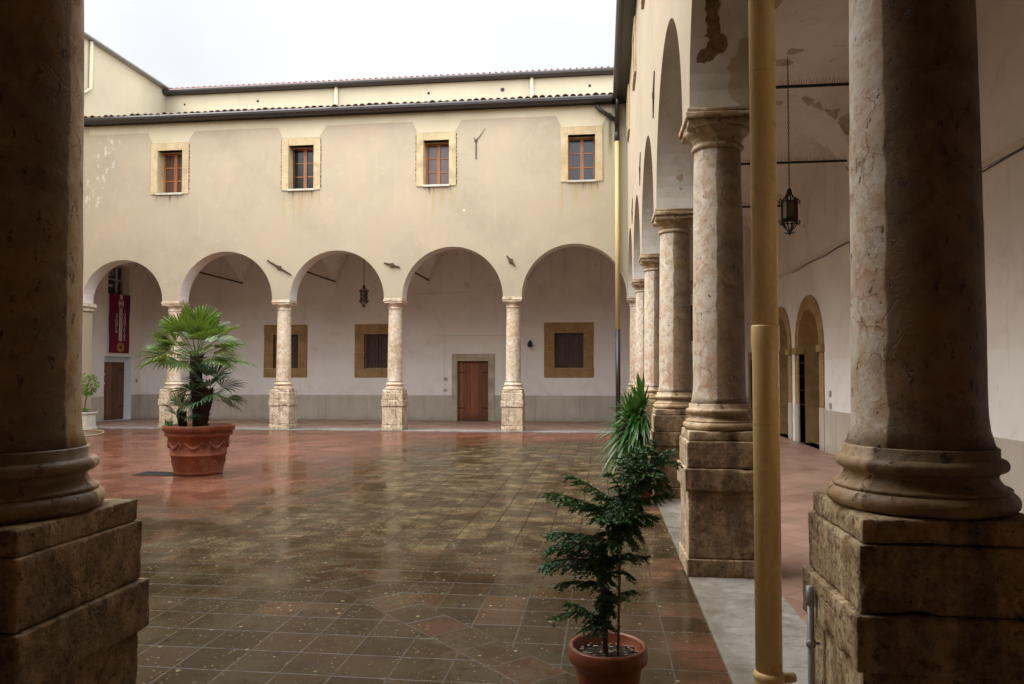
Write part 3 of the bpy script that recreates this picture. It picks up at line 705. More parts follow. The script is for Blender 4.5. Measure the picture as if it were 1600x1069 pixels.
# rear arcade wall with windows and doors
LWIN = [(-11.731, -10.148), (-8.452, -6.85), (-1.929, -.268)]
ops = [(-4.871, -3.805, .02, 2.03, 0), (2.3, 3.3, .02, 2.06, 0)] + [(a + .345, b - .33, 1.78, 2.96, 0) for a, b in LWIN]
nw = MB(); strip(nw, 'x', YW, YW + .5, XW, XE + .5, .0, 8.9, ops, mats=(0, 0, 0)); nw.build('rear_wall', INNER, north)
dd = MB(); yd0, yd1 = YW - .022, YW + .001
for (p, q) in ((-16.34, -5.05), (-3.585, 2.12), (3.48, XE)): dd.box(p, q, yd0, yd1, .02, .87)
pieces(dd, 'dado', DADO, north)
def rectframe(mb, a, b, ia, ib, za, zb, iza, izb, y0, y1, sill=True, j=.003):
    # separate stones butted with hairline gaps
    hs = 3 if b - a > 1.3 else 1
    zs_ = [za if not sill else iza + 0, izb] if not sill else [iza, iza + (izb - iza) * .47, izb]
    for (p, q) in ((a, ia), (ib, b)):
        for z1_, z2_ in zip(zs_, zs_[1:]): mb.bevbox(p + random.uniform(0, .015) * (p == a), q - random.uniform(0, .015) * (q == b), y0, y1, z1_ + j, z2_ - j, .005)
    m_ = a + (b - a) * random.uniform(.42, .58)
    for (p, q) in ((a, m_), (m_, b)): mb.bevbox(p + j, q - j, y0 + random.uniform(0, .004), y1, izb + j, zb, .005)
    if sill:
        m1, m2 = a + (b - a) * .45, a + (b - a) * .62
        for (p, q) in ((a, m1), (m1, m2), (m2, b)): mb.bevbox(p + j, q - j, y0 + random.uniform(0, .004), y1, za, iza - j, .005)
for k, (a, b) in enumerate(LWIN):
    f = MB(); ia, ib = a + .345, b - .33; rectframe(f, a, b, ia, ib, 1.475, 3.30, 1.78, 2.96, YW - .035, YW + .1)
    win = f.build('window', SAND, north)
    f = MB()
    f.box(ia + .0005, ia + .02, YW + .1005, YW + .30, 1.781, 2.959); f.box(ib - .02, ib - .0005, YW + .1005, YW + .30, 1.781, 2.959)
    f.box(ia + .021, ib - .021, YW + .1005, YW + .30, 1.7805, 1.80); f.build('reveal', SAND, win)
    sh = MB(); y0 = YW + .16; mid = (ia + ib) / 2
    for (p, q) in ((ia + .022, mid - .008), (mid + .008, ib - .022)):
        sh.box(p, q, y0 + .012, y0 + .04, 1.802, 2.957)
        st = .075
        sh.bevbox(p, p + st, y0 - .012, y0 + .02, 1.802, 2.957, .004); sh.bevbox(q - st, q, y0 - .012, y0 + .02, 1.802, 2.957, .004)
        for z1_, z2_ in ((1.802, 1.90), (2.34, 2.42), (2.86, 2.957)): sh.bevbox(p + st, q - st, y0 - .010, y0 + .02, z1_, z2_, .004)
        for z1_, z2_ in ((1.94, 2.30), (2.46, 2.82)): sh.bevbox(p + st + .03, q - st - .03, y0 - .004, y0 + .015, z1_, z2_, .012)
    sh.build('shutter', WOODD, win)
# plank door with its stone frame
f = MB()
rectframe(f, -5.046, -3.588, -4.871, -3.805, .02, 2.27, .02, 2.03, YW - .045, YW + .12, sill=False)
fr = MB(); fr.bevbox(-5.05, -4.873, YW - .045, YW + .12, .02, .90, .004); fr.bevbox(-5.046, -4.873, YW - .043, YW + .12, .904, 2.27, .004)
fr.bevbox(-3.803, -3.585, YW - .045, YW + .12, .02, .90, .004); fr.bevbox(-3.803, -3.588, YW - .043, YW + .12, .904, 2.27, .004); fr.bevbox(-4.871, -3.805, YW - .041, YW + .12, 2.03, 2.268, .004)
d = MB(); d.box(-4.869, -3.807, YW + .13, YW + .18, .03, 2.028)
door = d.build('door', WOODR, north); fr.build('door_frame', SANDG, door)
h = MB()
for zz in (.42, 1.62):
    for sx, ex in ((-4.868, -4.62), (-3.808, -4.04)): h.box(min(sx, ex), max(sx, ex), YW + .118, YW + .131, zz, zz + .035)
pieces(h, 'strap_hinge', IRON, door)
d = MB(); d.box(2.302, 3.298, YW + .16, YW + .2, .03, 2.058); d.box(2.36, 2.78, YW + .145, YW + .162, .2, 1.9); d.box(2.82, 3.24, YW + .145, YW + .162, .2, 1.9)
door2 = d.build('door', BLACKD, north)
f = MB(); f.bevbox(2.12, 2.30, YW - .04, YW + .1, .02, 2.27, .004); f.bevbox(3.30, 3.48, YW - .04, YW + .1, .02, 2.27, .004); f.bevbox(2.301, 3.299, YW - .038, YW + .1, 2.06, 2.268, .004); f.build('door_frame', SAND, door2)
nv = MB(); nv.smooth = False
vx = [XW] + CX + [XE]
vx[-2] = 1.2
for p, q in zip(vx, vx[1:]): vault(nv, p, q, 20.79, YW + .01)
nv.build('vault', INNER, north)
for x in CX[:4]:
    t = MB(); t.tube([(x, 20.81, 4.78), (x, YW + .02, 4.78)], .03, 8); t.build('tie_rod', RUST, north)
def anchor(parent, c, ang, L, axis='y'):
    b = MB(); dz, dx = math.sin(ang) * L / 2, math.cos(ang) * L / 2
    if axis == 'y':
        b.tube([(c[0] - dx, c[1] - .03, c[2] - dz), (c[0], c[1] - .035, c[2]), (c[0] + dx, c[1] - .03, c[2] + dz)], [.02, .035, .018], 6)
        b.box(c[0] - .05, c[0] + .05, c[1] - .06, c[1] + .0, c[2] - .05, c[2] + .05)
    else:
        b.tube([(c[0] - .006, c[1] - dx, c[2] - dz), (c[0] - .010, c[1], c[2]), (c[0] - .006, c[1] + dx, c[2] + dz)], [.010, .016, .009], 6)
        b.box(c[0] - .028, c[0], c[1] - .03, c[1] + .03, c[2] - .03, c[2] + .03)
    b.build('wall_anchor', RUST, parent)
anchor(north, (-9.2, 20.3, 4.65), R(-31), .85); anchor(north, (-5.87, 20.3, 4.66), R(-16), .48); anchor(north, (-2.5, 20.3, 4.72), R(-52), .36)
ft = MB(); ft.tube([(-3.48, 20.285, 7.6), (-3.48, 20.285, 8.12)], .016, 6); ft.tube([(-3.48, 20.285, 8.12), (-3.54, 20.285, 8.2)], .012, 5); ft.tube([(-3.48, 20.285, 8.12), (-3.36, 20.285, 8.25), (-3.22, 20.288, 8.46)], [.016, .010, .004], 5)
ft.box(-3.52, -3.44, 20.275, 20.3, 8.08, 8.13); ft.build('cable_clamp', RUST, north)
im = MB(); im.bevbox(-15.62, -15.26, 20.24, 20.86, 3.60, 3.715, .01); im.bevbox(-15.6, -15.31, 20.28, 20.82, 3.48, 3.598, .012); im.build('impost', STONE_F, north)
# gutter and tiled roof
def gutter_x(mb, x0, x1, y, z, s=-1):
    prof = [(0, .02), (0, .15), (.03, .17), (.13, .17), (.15, .13), (.14, .07), (.10, .02), (.05, 0)]
    vs = []; n = len(prof)
    for x in (x0, x1):
        for (d_, h_) in prof: vs.append((x, y + s * d_, z + h_))
    mb.add(vs, [(i, (i + 1) % n, n + (i + 1) % n, n + i) for i in range(n)] + [tuple(range(n)), tuple(range(n, 2 * n))[::-1]])
gt = MB(); gutter_x(gt, -15.15, .30, 20.10, 8.965); gt.box(-15.15, .30, 20.10, 20.31, 9.0, 9.03); gt.build('gutter', GUTTER, north)
rf = MB(); rf.cur = 0
rf.quad((XW, 20.0, 9.06), (4.5, 20.0, 9.06), (4.5, 26.0, 10.56), (XW, 26.0, 10.56)); rf.quad((XW, 20.0, 9.03), (4.5, 20.0, 9.03), (4.5, 26.0, 10.53), (XW, 26.0, 10.53))
rf.smooth = True; x = -15.1; i = 0
while x < 4.4:
    for row in range(6):
        y0 = 19.98 + row * .36 + random.uniform(-.03, .03); L = .44; zz = 9.125 + (y0 - 20) * .25 + random.uniform(-.008, .02); a_ = .25 + random.uniform(-.03, .03)
        r0 = random.uniform(.078, .098); sk = random.uniform(-.02, .02); vs = []
        for (yy, rr) in ((0, r0), (L, r0 * .82)):
            for kk in range(7):
                th = math.pi * kk / 6; vs.append((x + sk * yy + rr * math.cos(th), y0 + yy, zz + a_ * yy + rr * .85 * math.sin(th)))
            for kk in range(7):
                th = math.pi * (6 - kk) / 6; vs.append((x + sk * yy + (rr - .016) * math.cos(th), y0 + yy, zz + a_ * yy + (rr - .016) * .85 * math.sin(th)))
        rf.add(vs, [(k, (k + 1) % 14, 14 + (k + 1) % 14, 14 + k) for k in range(14)] + [(k, k + 1, 12 - k, 13 - k) for k in range(6)])
    x += .205 + random.uniform(-.012, .012)
rf.build('roof', ROOF, north)
# grey fittings
bx = MB(); bx.bevbox(-5.33, -5.2, YW - .03, YW + .001, 1.36, 1.47, .008); bx.bevbox(-5.33, -5.22, YW - .02, YW + .001, 1.0, 1.08, .006); pieces(bx, 'switch_box', GREYBOX, north)
cb = MB(); cb.tube([(-5.6, YW - .006, 2.88), (-2.9, YW - .006, 2.90)], .006, 4); cb.tube([(-6.3, YW - .006, 4.32), (-4.4, YW - .006, 4.36)], .005, 4); pieces(cb, 'cable', GREYBOX, north)

# ---------------------------------------------------------------- west wing: end wall with banner and door
west = empty('cloister_wing', (0, 0, 0), 'tall pale wing at the far left holding the narrow brown door and red banner', 'building')
ww = MB()
strip(ww, 'y', XW, XW - .5, 20.8, 26.6, 0, 3.0, [(22.75, 24.18, .02, 2.19, 0)], mats=(1, 1, 2))
strip(ww, 'y', XW, XW - .5, 20.8, 26.6, 3.0, 6.9, [(22.87, 24.0, 4.30, 5.32, 0)], mats=(1, 1, 1))
ww.cur = 0; ww.box(XW - .5, XW, -1.8, 20.8, 0, 12.3); ww.box(XW - .5, XW, 20.8, 26.6, 6.9, 12.3)
ww.build('wall', [PALE, INNER, WHITEP], west)
e = MB(); e.box(XW - .6, XW + .14, -1.8, 26.3, 12.3, 12.345); e.tube([(XW + .16, -1.8, 12.36), (XW + .16, 26.2, 12.36)], .055, 8); e.build('eave', ZINC, west)
p = MB(); p.smooth = True; p.tube([(XW + .07, 21.75, 12.28), (XW + .07, 21.75, 10.75), (XW + .07, 21.35, 10.45), (XW + .07, 21.3, 9.1)], .055, 10); p.build('downpipe', PATCH, west)
rk = MB(); rk.add([(XW - .6, -1.8, 12.34), (XW + .1, -1.8, 12.35), (XW + .1, 26.3, 12.35), (XW - .6, 26.3, 12.34), (XW - 5, -1.8, 13.9), (XW - 5, 26.3, 13.9)], [(0, 1, 2, 3), (0, 3, 5, 4), (1, 4, 5, 2), (0, 4, 1), (2, 5, 3)]); rk.build('roof', ROOF, west)
dw = MB(); dw.box(XW - .32, XW - .27, 22.752, 24.178, .022, 2.0); dwo = dw.build('door', WOODY, west)
b = MB(); b.box(XW - .5, XW - .24, 22.752, 24.178, 2.0, 2.188); b.build('lintel', WHITEP, dwo)
b = MB()
for zz in (.45, 1.72): b.box(XW - .272, XW - .255, 23.9, 24.17, zz, zz + .035)
b.box(XW - .272, XW - .25, 23.52, 23.6, 1.05, 1.08); pieces(b, 'strap_hinge', IRON, dwo)
for zz in (1.55, 1.25):
    b = MB(); b.box(XW - .272, XW - .264, 22.9, 23.14, zz + .07, zz + .2); b.build('notice', PURP, dwo)
    b = MB(); b.box(XW - .272, XW - .262, 22.88, 23.16, zz, zz + .06); b.build('notice', PAPER, dwo)
wf = MB(); xw = XW - .3
wf.box(xw - .02, xw, 22.872, 23.998, 4.302, 5.318)
win = wf.build('window', PURP, west)
wf = MB()
for (p_, q_) in ((22.872, 22.93), (23.05, 23.16), (23.62, 23.74), (23.94, 23.998)): wf.box(xw, xw + .04, p_, q_, 4.302, 5.318)
for (p_, q_) in ((4.302, 4.34), (4.80, 4.86), (5.27, 5.318)): wf.box(xw + .002, xw + .036, 22.93, 23.94, p_, q_)
wf.build('frame', GREYBOX, win)
lg = MB(); lg.tube([(xw + .012, 23.39 + .13 * math.cos(a), 5.07 + .13 * math.sin(a)) for a in [i * math.pi / 8 for i in range(17)]], .014, 5)
lg.box(xw, xw + .012, 23.36, 23.40, 5.0, 5.14); lg.box(xw, xw + .012, 23.40, 23.46, 5.09, 5.11); lg.box(xw, xw + .012, 23.25, 23.37, 5.10, 5.12)
lg.build('emblem', CLOTHW, win)
lg = MB(); lg.box(xw, xw + .012, 23.26, 23.54, 4.62, 4.65); lg.box(xw, xw + .012, 23.3, 23.5, 4.57, 4.60); lg.box(xw, xw + .011, 23.38, 23.42, 4.59, 4.63); lg.build('lettering', CLOTHW, win)
dd = MB(); dd.box(XW - .001, XW + .022, 20.85, 22.74, .02, .85); dd.box(XW - .001, XW + .022, 24.19, YW - .03, .02, .87); pieces(dd, 'dado', DADO, west)
bx = MB(); bx.bevbox(XW - .001, XW + .03, 24.42, 24.5, 1.28, 1.43, .006); pieces(bx, 'switch_box', GREYBOX, west)

# ---------------------------------------------------------------- building behind the facing wing
back = empty('rear_building', (0, 0, 0), 'pale yellow building rising just behind the tiled roof of the facing wing', 'building')
b = MB(); b.box(XW, 6.0, 26.0, 30, 0, 12.1); b.build('wall', PALE, back)
gt = MB(); gutter_x(gt, XW - .1, 6.0, 25.86, 12.09); gt.box(XW - .1, 6, 25.86, 26.02, 12.11, 12.14); gt.build('gutter', GUTTER, back)
rf = MB(); rf.quad((XW, 25.8, 12.27), (6, 25.8, 12.27), (6, 33, 14.3), (XW, 33, 14.3)); rf.quad((XW, 25.8, 12.2), (6, 25.8, 12.2), (6, 33, 14.2), (XW, 33, 14.2)); rf.quad((XW, 25.8, 12.2), (6, 25.8, 12.2), (6, 25.8, 12.27), (XW, 25.8, 12.27))
x = XW + .1
while x < 6:
    rf.tube([(x, 25.78, 12.285), (x, 27, 12.63)], .05, 6); x += .22
rf.build('roof', mat_terra('red_roof_tile', (.22, .075, .055), (.30, .12, .09), .8), back)
for px in (-9.65, -2.45):
    p = MB(); p.smooth = True; p.tube([(px, 25.93, 12.12), (px, 25.93, 10.6)], .07, 10); p.build('downpipe', PATCH, back)
v = MB()
for px, rr in ((-15.6, .04), (-12.7, .05), (-6.2, .05), (-3.5, .075), (-.4, .05)): v.tube([(px, 25.99, 11.75), (px, 26.02, 11.75)], rr, 10)
pieces(v, 'vent_hole', IRON, back)

# ---------------------------------------------------------------- right-hand wing (east)
east = empty('cloister_wing', (0, 0, 0), 'cream wing along the right side, its arches receding behind the yellow pipe', 'building')
ew = MB(); ops = [(CY[i] + .26, CY[i + 1] - .26, SPR, SPR, 1.0) for i in range(5)]
strip(ew, 'y', .70, 1.20, 2.47, 20.295, SPR, 6.2, ops, seg=36, mats=(0, 1, 2))
EW = [(a + b) / 2 for a, b in zip(CY, CY[1:])]
strip(ew, 'y', .70, 1.20, 2.47, 20.295, 6.2, 8.99, [(c - .36, c + .36, 7.66, 8.6, 0) for c in EW], mats=(0, 0, 0))
ew.build('arcade_wall', [PLASTER, INNER, SOFFIT], east)
for c in EW:
    w = MB(); w.bevbox(.655, .80, c - .52, c - .36, 7.60, 8.72, .008); w.bevbox(.655, .80, c + .36, c + .52, 7.60, 8.72, .008); w.bevbox(.657, .80, c - .359, c + .359, 8.6, 8.718, .008); w.bevbox(.645, .80, c - .359, c + .359, 7.60, 7.66, .008)
    wi = w.build('window', SANDP, east)
    cs = MB(); cs.box(.95, 1.0, c - .358, c - .30, 7.665, 8.598); cs.box(.95, 1.0, c + .30, c + .358, 7.665, 8.598); cs.box(.945, 1.0, c - .04, c + .04, 7.665, 8.598); cs.build('casement', WOODW, wi)
    pn = MB(); pn.box(.97, .98, c - .355, c + .355, 7.665, 8.598); pn.build('pane', GLASSD, wi)
eg = MB()
prof = [(0, .02), (0, .15), (.03, .17), (.13, .17), (.15, .13), (.14, .07), (.10, .02), (.05, 0)]
vs = []; n = len(prof)
for y in (2.75, 19.93):
    for (d_, h_) in prof: vs.append((.46 - d_, y, 8.97 + h_))
eg.add(vs, [(i, (i + 1) % n, n + (i + 1) % n, n + i) for i in range(n)] + [tuple(range(n)), tuple(range(n, 2 * n))[::-1]])
eg.box(.46, .72, 2.75, 20.3, 8.99, 9.03); eg.build('gutter', GUTTER, east)
rf = MB(); rf.add([(.42, 2.6, 9.03), (.42, 26, 9.03), (5.2, 26, 10.3), (5.2, 2.6, 10.3), (5.2, 26, 9.03), (5.2, 2.6, 9.03)], [(0, 1, 2, 3), (0, 5, 4, 1), (0, 3, 5), (1, 4, 2), (3, 2, 4, 5)]); rf.build('roof', ROOF, east)
iw = MB()
dops = [(16.1, 17.75, .018, 2.2, 1.0), (18.7, 20.3, .018, 2.2, 1.0), (22.35, 23.35, .018, 2.02, 0)]
strip(iw, 'y', XE, XE + .6, -1.8, YW, 0, 8.9, dops, mats=(0, 0, 1)); iw.build('rear_wall', [INNER, SAND], east)
def archdoor(a0, a1, zs):
    fr = MB(); r0 = (a1 - a0) / 2; mid = (a0 + a1) / 2; wd = .30; x0, x1 = XE - .03, XE + .12
    for (p, q) in ((a0 - wd, a0), (a1, a1 + wd)):
        zz = .9
        while zz < zs - .16:
            h_ = min(random.uniform(.28, .4), zs - .15 - zz); fr.bevbox(x0 + random.uniform(0, .004), x1, p, q, zz + .002, zz + h_ - .002, .004); zz += h_
        fr.bevbox(x0 - .05, x1, p - .03, q + .03, zs - .15, zs, .012)
    N_ = 11
    for i in range(N_):
        t0, t1 = math.pi * (i + .02) / N_, math.pi * (i + .98) / N_; vs = []
        for x in (x0 + random.uniform(0, .004), x1):
            for (t, rr) in ((t0, r0), (t1, r0), (t1, r0 + wd), (t0, r0 + wd)): vs.append((x, mid - rr * math.cos(t), zs + rr * math.sin(t)))
        fr.add(vs, [(0, 1, 2, 3), (7, 6, 5, 4), (0, 4, 5, 1), (1, 5, 6, 2), (2, 6, 7, 3), (3, 7, 4, 0)])
    d = MB(); x = XE + .42; d.box(x, x + .06, a0 + .002, a1 - .002, .02, 2.15)
    for (p, q) in ((a0 + .08, mid - .04), (mid + .04, a1 - .08)):
        for z1_, z2_ in ((.15, .85), (.95, 1.2), (1.3, 2.0)): d.bevbox(x - .02, x + .01, p, q, z1_, z2_, .008)
    do = d.build('door', BLACKD, east); fr.build('door_frame', SAND, do)
    f2 = MB(); f2.bevbox(x0 - .01, x1, a0 - wd - .02, a0, .02, .896, .005); f2.bevbox(x0 - .01, x1, a1, a1 + wd + .02, .02, .896, .005); pieces(f2, 'jamb_foot', DADO, do)
    ty = MB(); n_ = 16; vs = [(x + .02, mid - (r0 - .002) * math.cos(math.pi * i / n_), 2.152 + (zs - 2.152) * (0 < i < n_) + (r0 - .002) * math.sin(math.pi * i / n_)) for i in range(n_ + 1)]
    ty.add(vs + [(v_[0] + .04, v_[1], v_[2]) for v_ in vs], [tuple(range(n_ + 1)), tuple(range(n_ + 1, 2 * n_ + 2))[::-1]] + [(i, i + 1, n_ + 2 + i, n_ + 1 + i) for i in range(n_)]); ty.build('tympanum', INNER, do)
archdoor(16.1, 17.75, 2.2); archdoor(18.7, 20.3, 2.2)
d = MB(); d.box(XE + .3, XE + .36, 22.352, 23.348, .02, 2.018); do = d.build('door', WOODD, east)
f = MB(); f.bevbox(XE - .03, XE + .1, 22.1, 22.35, .02, 2.25, .005); f.bevbox(XE - .03, XE + .1, 23.35, 23.6, .02, 2.25, .005); f.bevbox(XE - .028, XE + .1, 22.351, 23.349, 2.02, 2.248, .005); f.build('door_frame', SAND, do)
dd = MB()
for (p, q) in ((-1.7, 15.775), (20.63, 22.09), (23.61, YW - .03)): dd.box(XE - .022, XE + .001, p, q, .018, .87)
pieces(dd, 'dado', DADO, east)
ev = MB()
vy = [-1.8, 2.47] + CY[1:5] + [20.79]
for p, q in zip(vy, vy[1:]): vault(ev, 1.19, XE + .01, p, q)
ev.build('vault', INNER, east)
for y in CY[1:5]:
    t = MB(); t.tube([(1.19, y, 5.33), (XE + .02, y, 5.33)], .022, 8); rod = t.build('tie_rod', IRON, east)
    s = MB(); x = 1.3
    while x < 4.45:
        for a in (-.5, .0, .5):
            dx, dy = random.uniform(-.03, .03), a * .12; s.add([(x - .0016, y, 5.35), (x + .0016, y, 5.35), (x + dx, y + dy, 5.35 + random.uniform(.10, .14))], [(0, 1, 2)])
        x += .032
    s.build('bird_spikes', RUST, rod, recalc=False)
for y, an in ((6.35, 70), (9.9, 62), (13.5, 66), (17.0, 60)): anchor(east, (.70, y, 5.30), R(-an), .6, 'x')
cd_ = MB(); cd_.box(XE - .03, XE + .001, -1.5, 22.0, 4.03, 4.12); tr = cd_.build('cable_trunking', simple('cream_trunking', (.60, .53, .45), .6, .3, .12), east)
c2 = MB(); c2.tube([(XE - .015, y, 4.0 + .012 * math.sin(y * 3.1)) for y in [-1.5 + i * .25 for i in range(80)]], .009, 5); c2.tube([(XE - .012, 14.1, 4.0), (XE - .012, 14.1, 3.78)], .012, 5); c2.build('cable', IRON, tr)
bx = MB(); bx.bevbox(XE - .03, XE + .001, 15.36, 15.44, 1.14, 1.26, .006); bx.bevbox(XE - .03, XE + .001, 15.36, 15.44, .90, 1.02, .006); pieces(bx, 'switch_box', GREYBOX, east)

# ---------------------------------------------------------------- near wing over the viewpoint (south)
south = empty('cloister_wing', (0, 0, 0), 'near wing in shade, resting on the two big foreground columns', 'building')
sw = MB(); strip(sw, 'x', 2.97, 2.47, -16.35, .699, SPR, 8.99, [(-1.69, .56, SPR, SPR, 1.1), (-4.98, -2.21, SPR, SPR, 1.0)], mats=(0, 1, 2))
sw.cur = 0; sw.box(-16.35, -5.0, 2.475, 2.965, 0, SPR - .002)
BOUNCEP = simple('warm_bounce_plaster', (.64, .48, .32), .95, .15, .35, 3)  # unseen near-wing walls, toned light and warm to bounce fill onto near columns
sw.build('arcade_wall', [PLASTER, BOUNCEP, SOFFIT], south)
sb = MB(); sb.box(-16.35, XE + .5, -2.2, -1.8, 0, 8.9); sb.build('rear_wall', BOUNCEP, south)
sv = MB()
for p, q in ((-16.35, -11.5), (-11.5, -8.2), (-8.2, -4.98), (-4.98, -1.95), (-1.95, 1.19)): vault(sv, p, q, -1.8, 2.48)
sv.build('vault', BOUNCEP, south)
rf = MB(); rf.add([(-16.3, 3.3, 9.03), (5, 3.3, 9.03), (5, -2.2, 10.4), (-16.3, -2.2, 10.4), (5, -2.2, 9.03), (-16.3, -2.2, 9.03)], [(0, 1, 2, 3), (0, 5, 4, 1), (0, 3, 5), (1, 4, 2), (3, 2, 4, 5)]); rf.build('roof', ROOF, south)

# ---------------------------------------------------------------- columns
def cuts(h, d):
    pts = [0, .004, .010, .018, .030, .048, .075]
    pts = [p for p in pts if p < h * .4]; mid = []
    n = max(1, int((2 * (h - pts[-1])) / d)); a, b = pts[-1], 2 * h - pts[-1]
    mid = [a + (b - a) * i / n for i in range(1, n)]
    full = pts + mid + [2 * h - p for p in reversed(pts)]
    return [p - h for p in full]
def rough_block(mb, hx, z0, z1, seed, chip=.018, d=.03):
    """square block with worn, chipped arrises"""
    hz = (z1 - z0) / 2; xs_ = cuts(hx, d); zs_ = cuts(hz, d); zc = (z0 + z1) / 2; idx = {}; vs = []; fs = []
    nx, nz = len(xs_), len(zs_)
    def V(i, j, k):
        key = (i, j, k)
        if key in idx: return idx[key]
        p = Vector((xs_[i], xs_[j], zs_[k])); e = [hx - abs(p.x), hx - abs(p.y), hz - abs(p.z)]
        se = sorted(e); edge = se[0] + se[1]
        q = p + Vector((seed * 3.7, seed * 1.3, zc))
        nz_ = noise.fractal(q * 20, .8, 2.0, 4) * .5 + .5
        big = max(0, noise.noise(q * 7.5) - .1)
        amt = chip * (.13 + .55 * nz_ * nz_ + 3.4 * big * big)
        fall = max(0, 1 - edge / (amt * 2.6 + .004))
        c_ = p.copy()
        dirv = Vector((math.copysign(1, p.x) * (1 if e[0] < .05 else 0), math.copysign(1, p.y) * (1 if e[1] < .05 else 0), math.copysign(1, p.z) * (1 if e[2] < .05 else 0)))
        if dirv.length > 0: c_ -= dirv.normalized() * amt * fall * fall
        s_ = noise.fractal(q * 30, .8, 2.0, 4) * .0022 + noise.noise(q * 5) * .0015
        for a in range(3):
            if e[a] < 1e-6: c_[a] += math.copysign(1, p[a]) * (s_ if a < 2 else s_ * .3)
        idx[key] = len(vs); vs.append((c_.x, c_.y, c_.z + zc)); return idx[key]
    for i in range(nx - 1):
        for j in range(nx - 1):
            fs.append((V(i, j, nz - 1), V(i + 1, j, nz - 1), V(i + 1, j + 1, nz - 1), V(i, j + 1, nz - 1)))
            fs.append((V(i, j + 1, 0), V(i + 1, j + 1, 0), V(i + 1, j, 0), V(i, j, 0)))
        for k in range(nz - 1):
            fs.append((V(i, 0, k), V(i + 1, 0, k), V(i + 1, 0, k + 1), V(i, 0, k + 1)))
            fs.append((V(i + 1, nx - 1, k), V(i, nx - 1, k), V(i, nx - 1, k + 1), V(i + 1, nx - 1, k + 1)))
            fs.append((V(0, i + 1, k), V(0, i, k), V(0, i, k + 1), V(0, i + 1, k + 1)))
            fs.append((V(nx - 1, i, k), V(nx - 1, i + 1, k), V(nx - 1, i + 1, k + 1), V(nx - 1, i, k + 1)))
    mb.smooth = True; mb.add(vs, fs); mb.smooth = False
def arc(cr, cz, r, a0, a1, n=7, sx=1.0): return [(cr + sx * r * math.cos(R(a0 + (a1 - a0) * i / n)), cz + r * math.sin(R(a0 + (a1 - a0) * i / n))) for i in range(n + 1)]
def make_column(seed, d, seg, mshaft, mbase, mplinth, chip, label):
    t = empty('column', (0, 0, 0), label, 'column', 'stone columns of the cloister arcades')
    pl = MB()
    for (h, z0, z1) in ((.302, .018, .16), (.288, .16, .685), (.312, .685, .86), (.293, .86, 1.072), (.280, 1.072, 1.15)):
        rough_block(pl, h, z0, z1 - .002, seed + z0, chip, d)
    pl.build('plinth', mplinth, t, recalc=False)
    dsp = lambda a, z, r: .0035 * noise.fractal(Vector((math.cos(a) * 1.2 + seed, math.sin(a) * 1.2, z * 3.0)), .9, 2.0, 4) - .006 * max(0, noise.noise(Vector((math.cos(a) * 2 + seed * 2, math.sin(a) * 2, z * 9))) - .35)
    b = MB(); b.smooth = True
    pr = [(.268, 1.149)] + arc(.262, 1.181, .031, -80, 85, 9, 1.0) + [(.272, 1.213), (.272, 1.224), (.262, 1.227), (.250, 1.235), (.238, 1.250), (.234, 1.262), (.238, 1.272), (.246, 1.277)] + arc(.244, 1.298, .022, -80, 85, 7) + [(.240, 1.321), (.240, 1.352), (.236, 1.356), (.230, 1.357)]
    b.lathe(pr, seg=seg, disp=lambda a, z, r: dsp(a, z, r) * 2.2 - .004 * max(0, noise.noise(Vector((math.cos(a) * 4 + seed, math.sin(a) * 4, z * 22))) - .15)); b.build('base', mbase, t)
    s = MB(); s.smooth = True; pr = []
    nz = 40
    for i in range(nz + 1):
        u = i / nz; z = 1.356 + (3.45 - 1.356) * u; r = .209 - .023 * u ** 1.6
        if u < .05: r += .020 * (1 - u / .05) ** 2
        pr.append((r, z))
    s.lathe(pr, seg=seg, disp=lambda a, z, r: dsp(a, z, r) * .8, cap=True); s.build('shaft', mshaft, t)
    c = MB(); c.smooth = True
    pr = [(.186, 3.425)] + arc(.188, 3.45, .022, -85, 85, 7) + [(.19, 3.478), (.196, 3.50)] + arc(.245, 3.505, .045, 185, 100, 6) + [(.252, 3.575), (.262, 3.59)]
    c.lathe(pr, seg=seg, disp=dsp)
    c.smooth = False
    rough_block(c, .262, 3.588, 3.635, seed + 5, chip * .8, d); rough_block(c, .282, 3.635, 3.685, seed + 6, chip * 1.2, d); rough_block(c, .270, 3.685, 3.719, seed + 7, chip * .8, d)
    c.build('capital', mbase, t, recalc=False)
    return t
def place(t, x, y, rz): t.location = (x, y, 0); t.rotation_euler = (0, 0, rz); return t
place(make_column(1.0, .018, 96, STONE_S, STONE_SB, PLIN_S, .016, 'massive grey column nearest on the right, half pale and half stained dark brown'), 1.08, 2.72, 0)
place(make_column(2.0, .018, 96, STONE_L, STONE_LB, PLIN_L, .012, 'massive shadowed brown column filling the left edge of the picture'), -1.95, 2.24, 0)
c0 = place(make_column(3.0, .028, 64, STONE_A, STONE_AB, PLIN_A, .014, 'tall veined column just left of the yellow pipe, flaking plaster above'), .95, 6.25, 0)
lab = ['second veined column behind the yellow pipe, rising beside the spiky green plant', 'narrow sliver of column, second farthest but one in the receding right row', 'thin sliver of column next to the corner column in the right row']
for i, y in enumerate(CY[2:5]):
    c = copy_tree(c0); place(c, .95, y, 0); c['label'] = lab[i]
f0 = make_column(4.0, .05, 48, STONE_F, STONE_F, PLIN_F, .022, 'small pale column behind the potted palm')
place(f0, CX[0], YN, 0)
lab = ['small pale column standing before the left brown-framed window', 'small pale column between the middle brown-framed window and the plank door', 'small pale column just right of the plank door', 'corner column where the facing arcade meets the right arcade']
for i, x in enumerate(CX[1:]):
    c = copy_tree(f0); place(c, x, YN, R(90 * (i + 1))); c['label'] = lab[i]

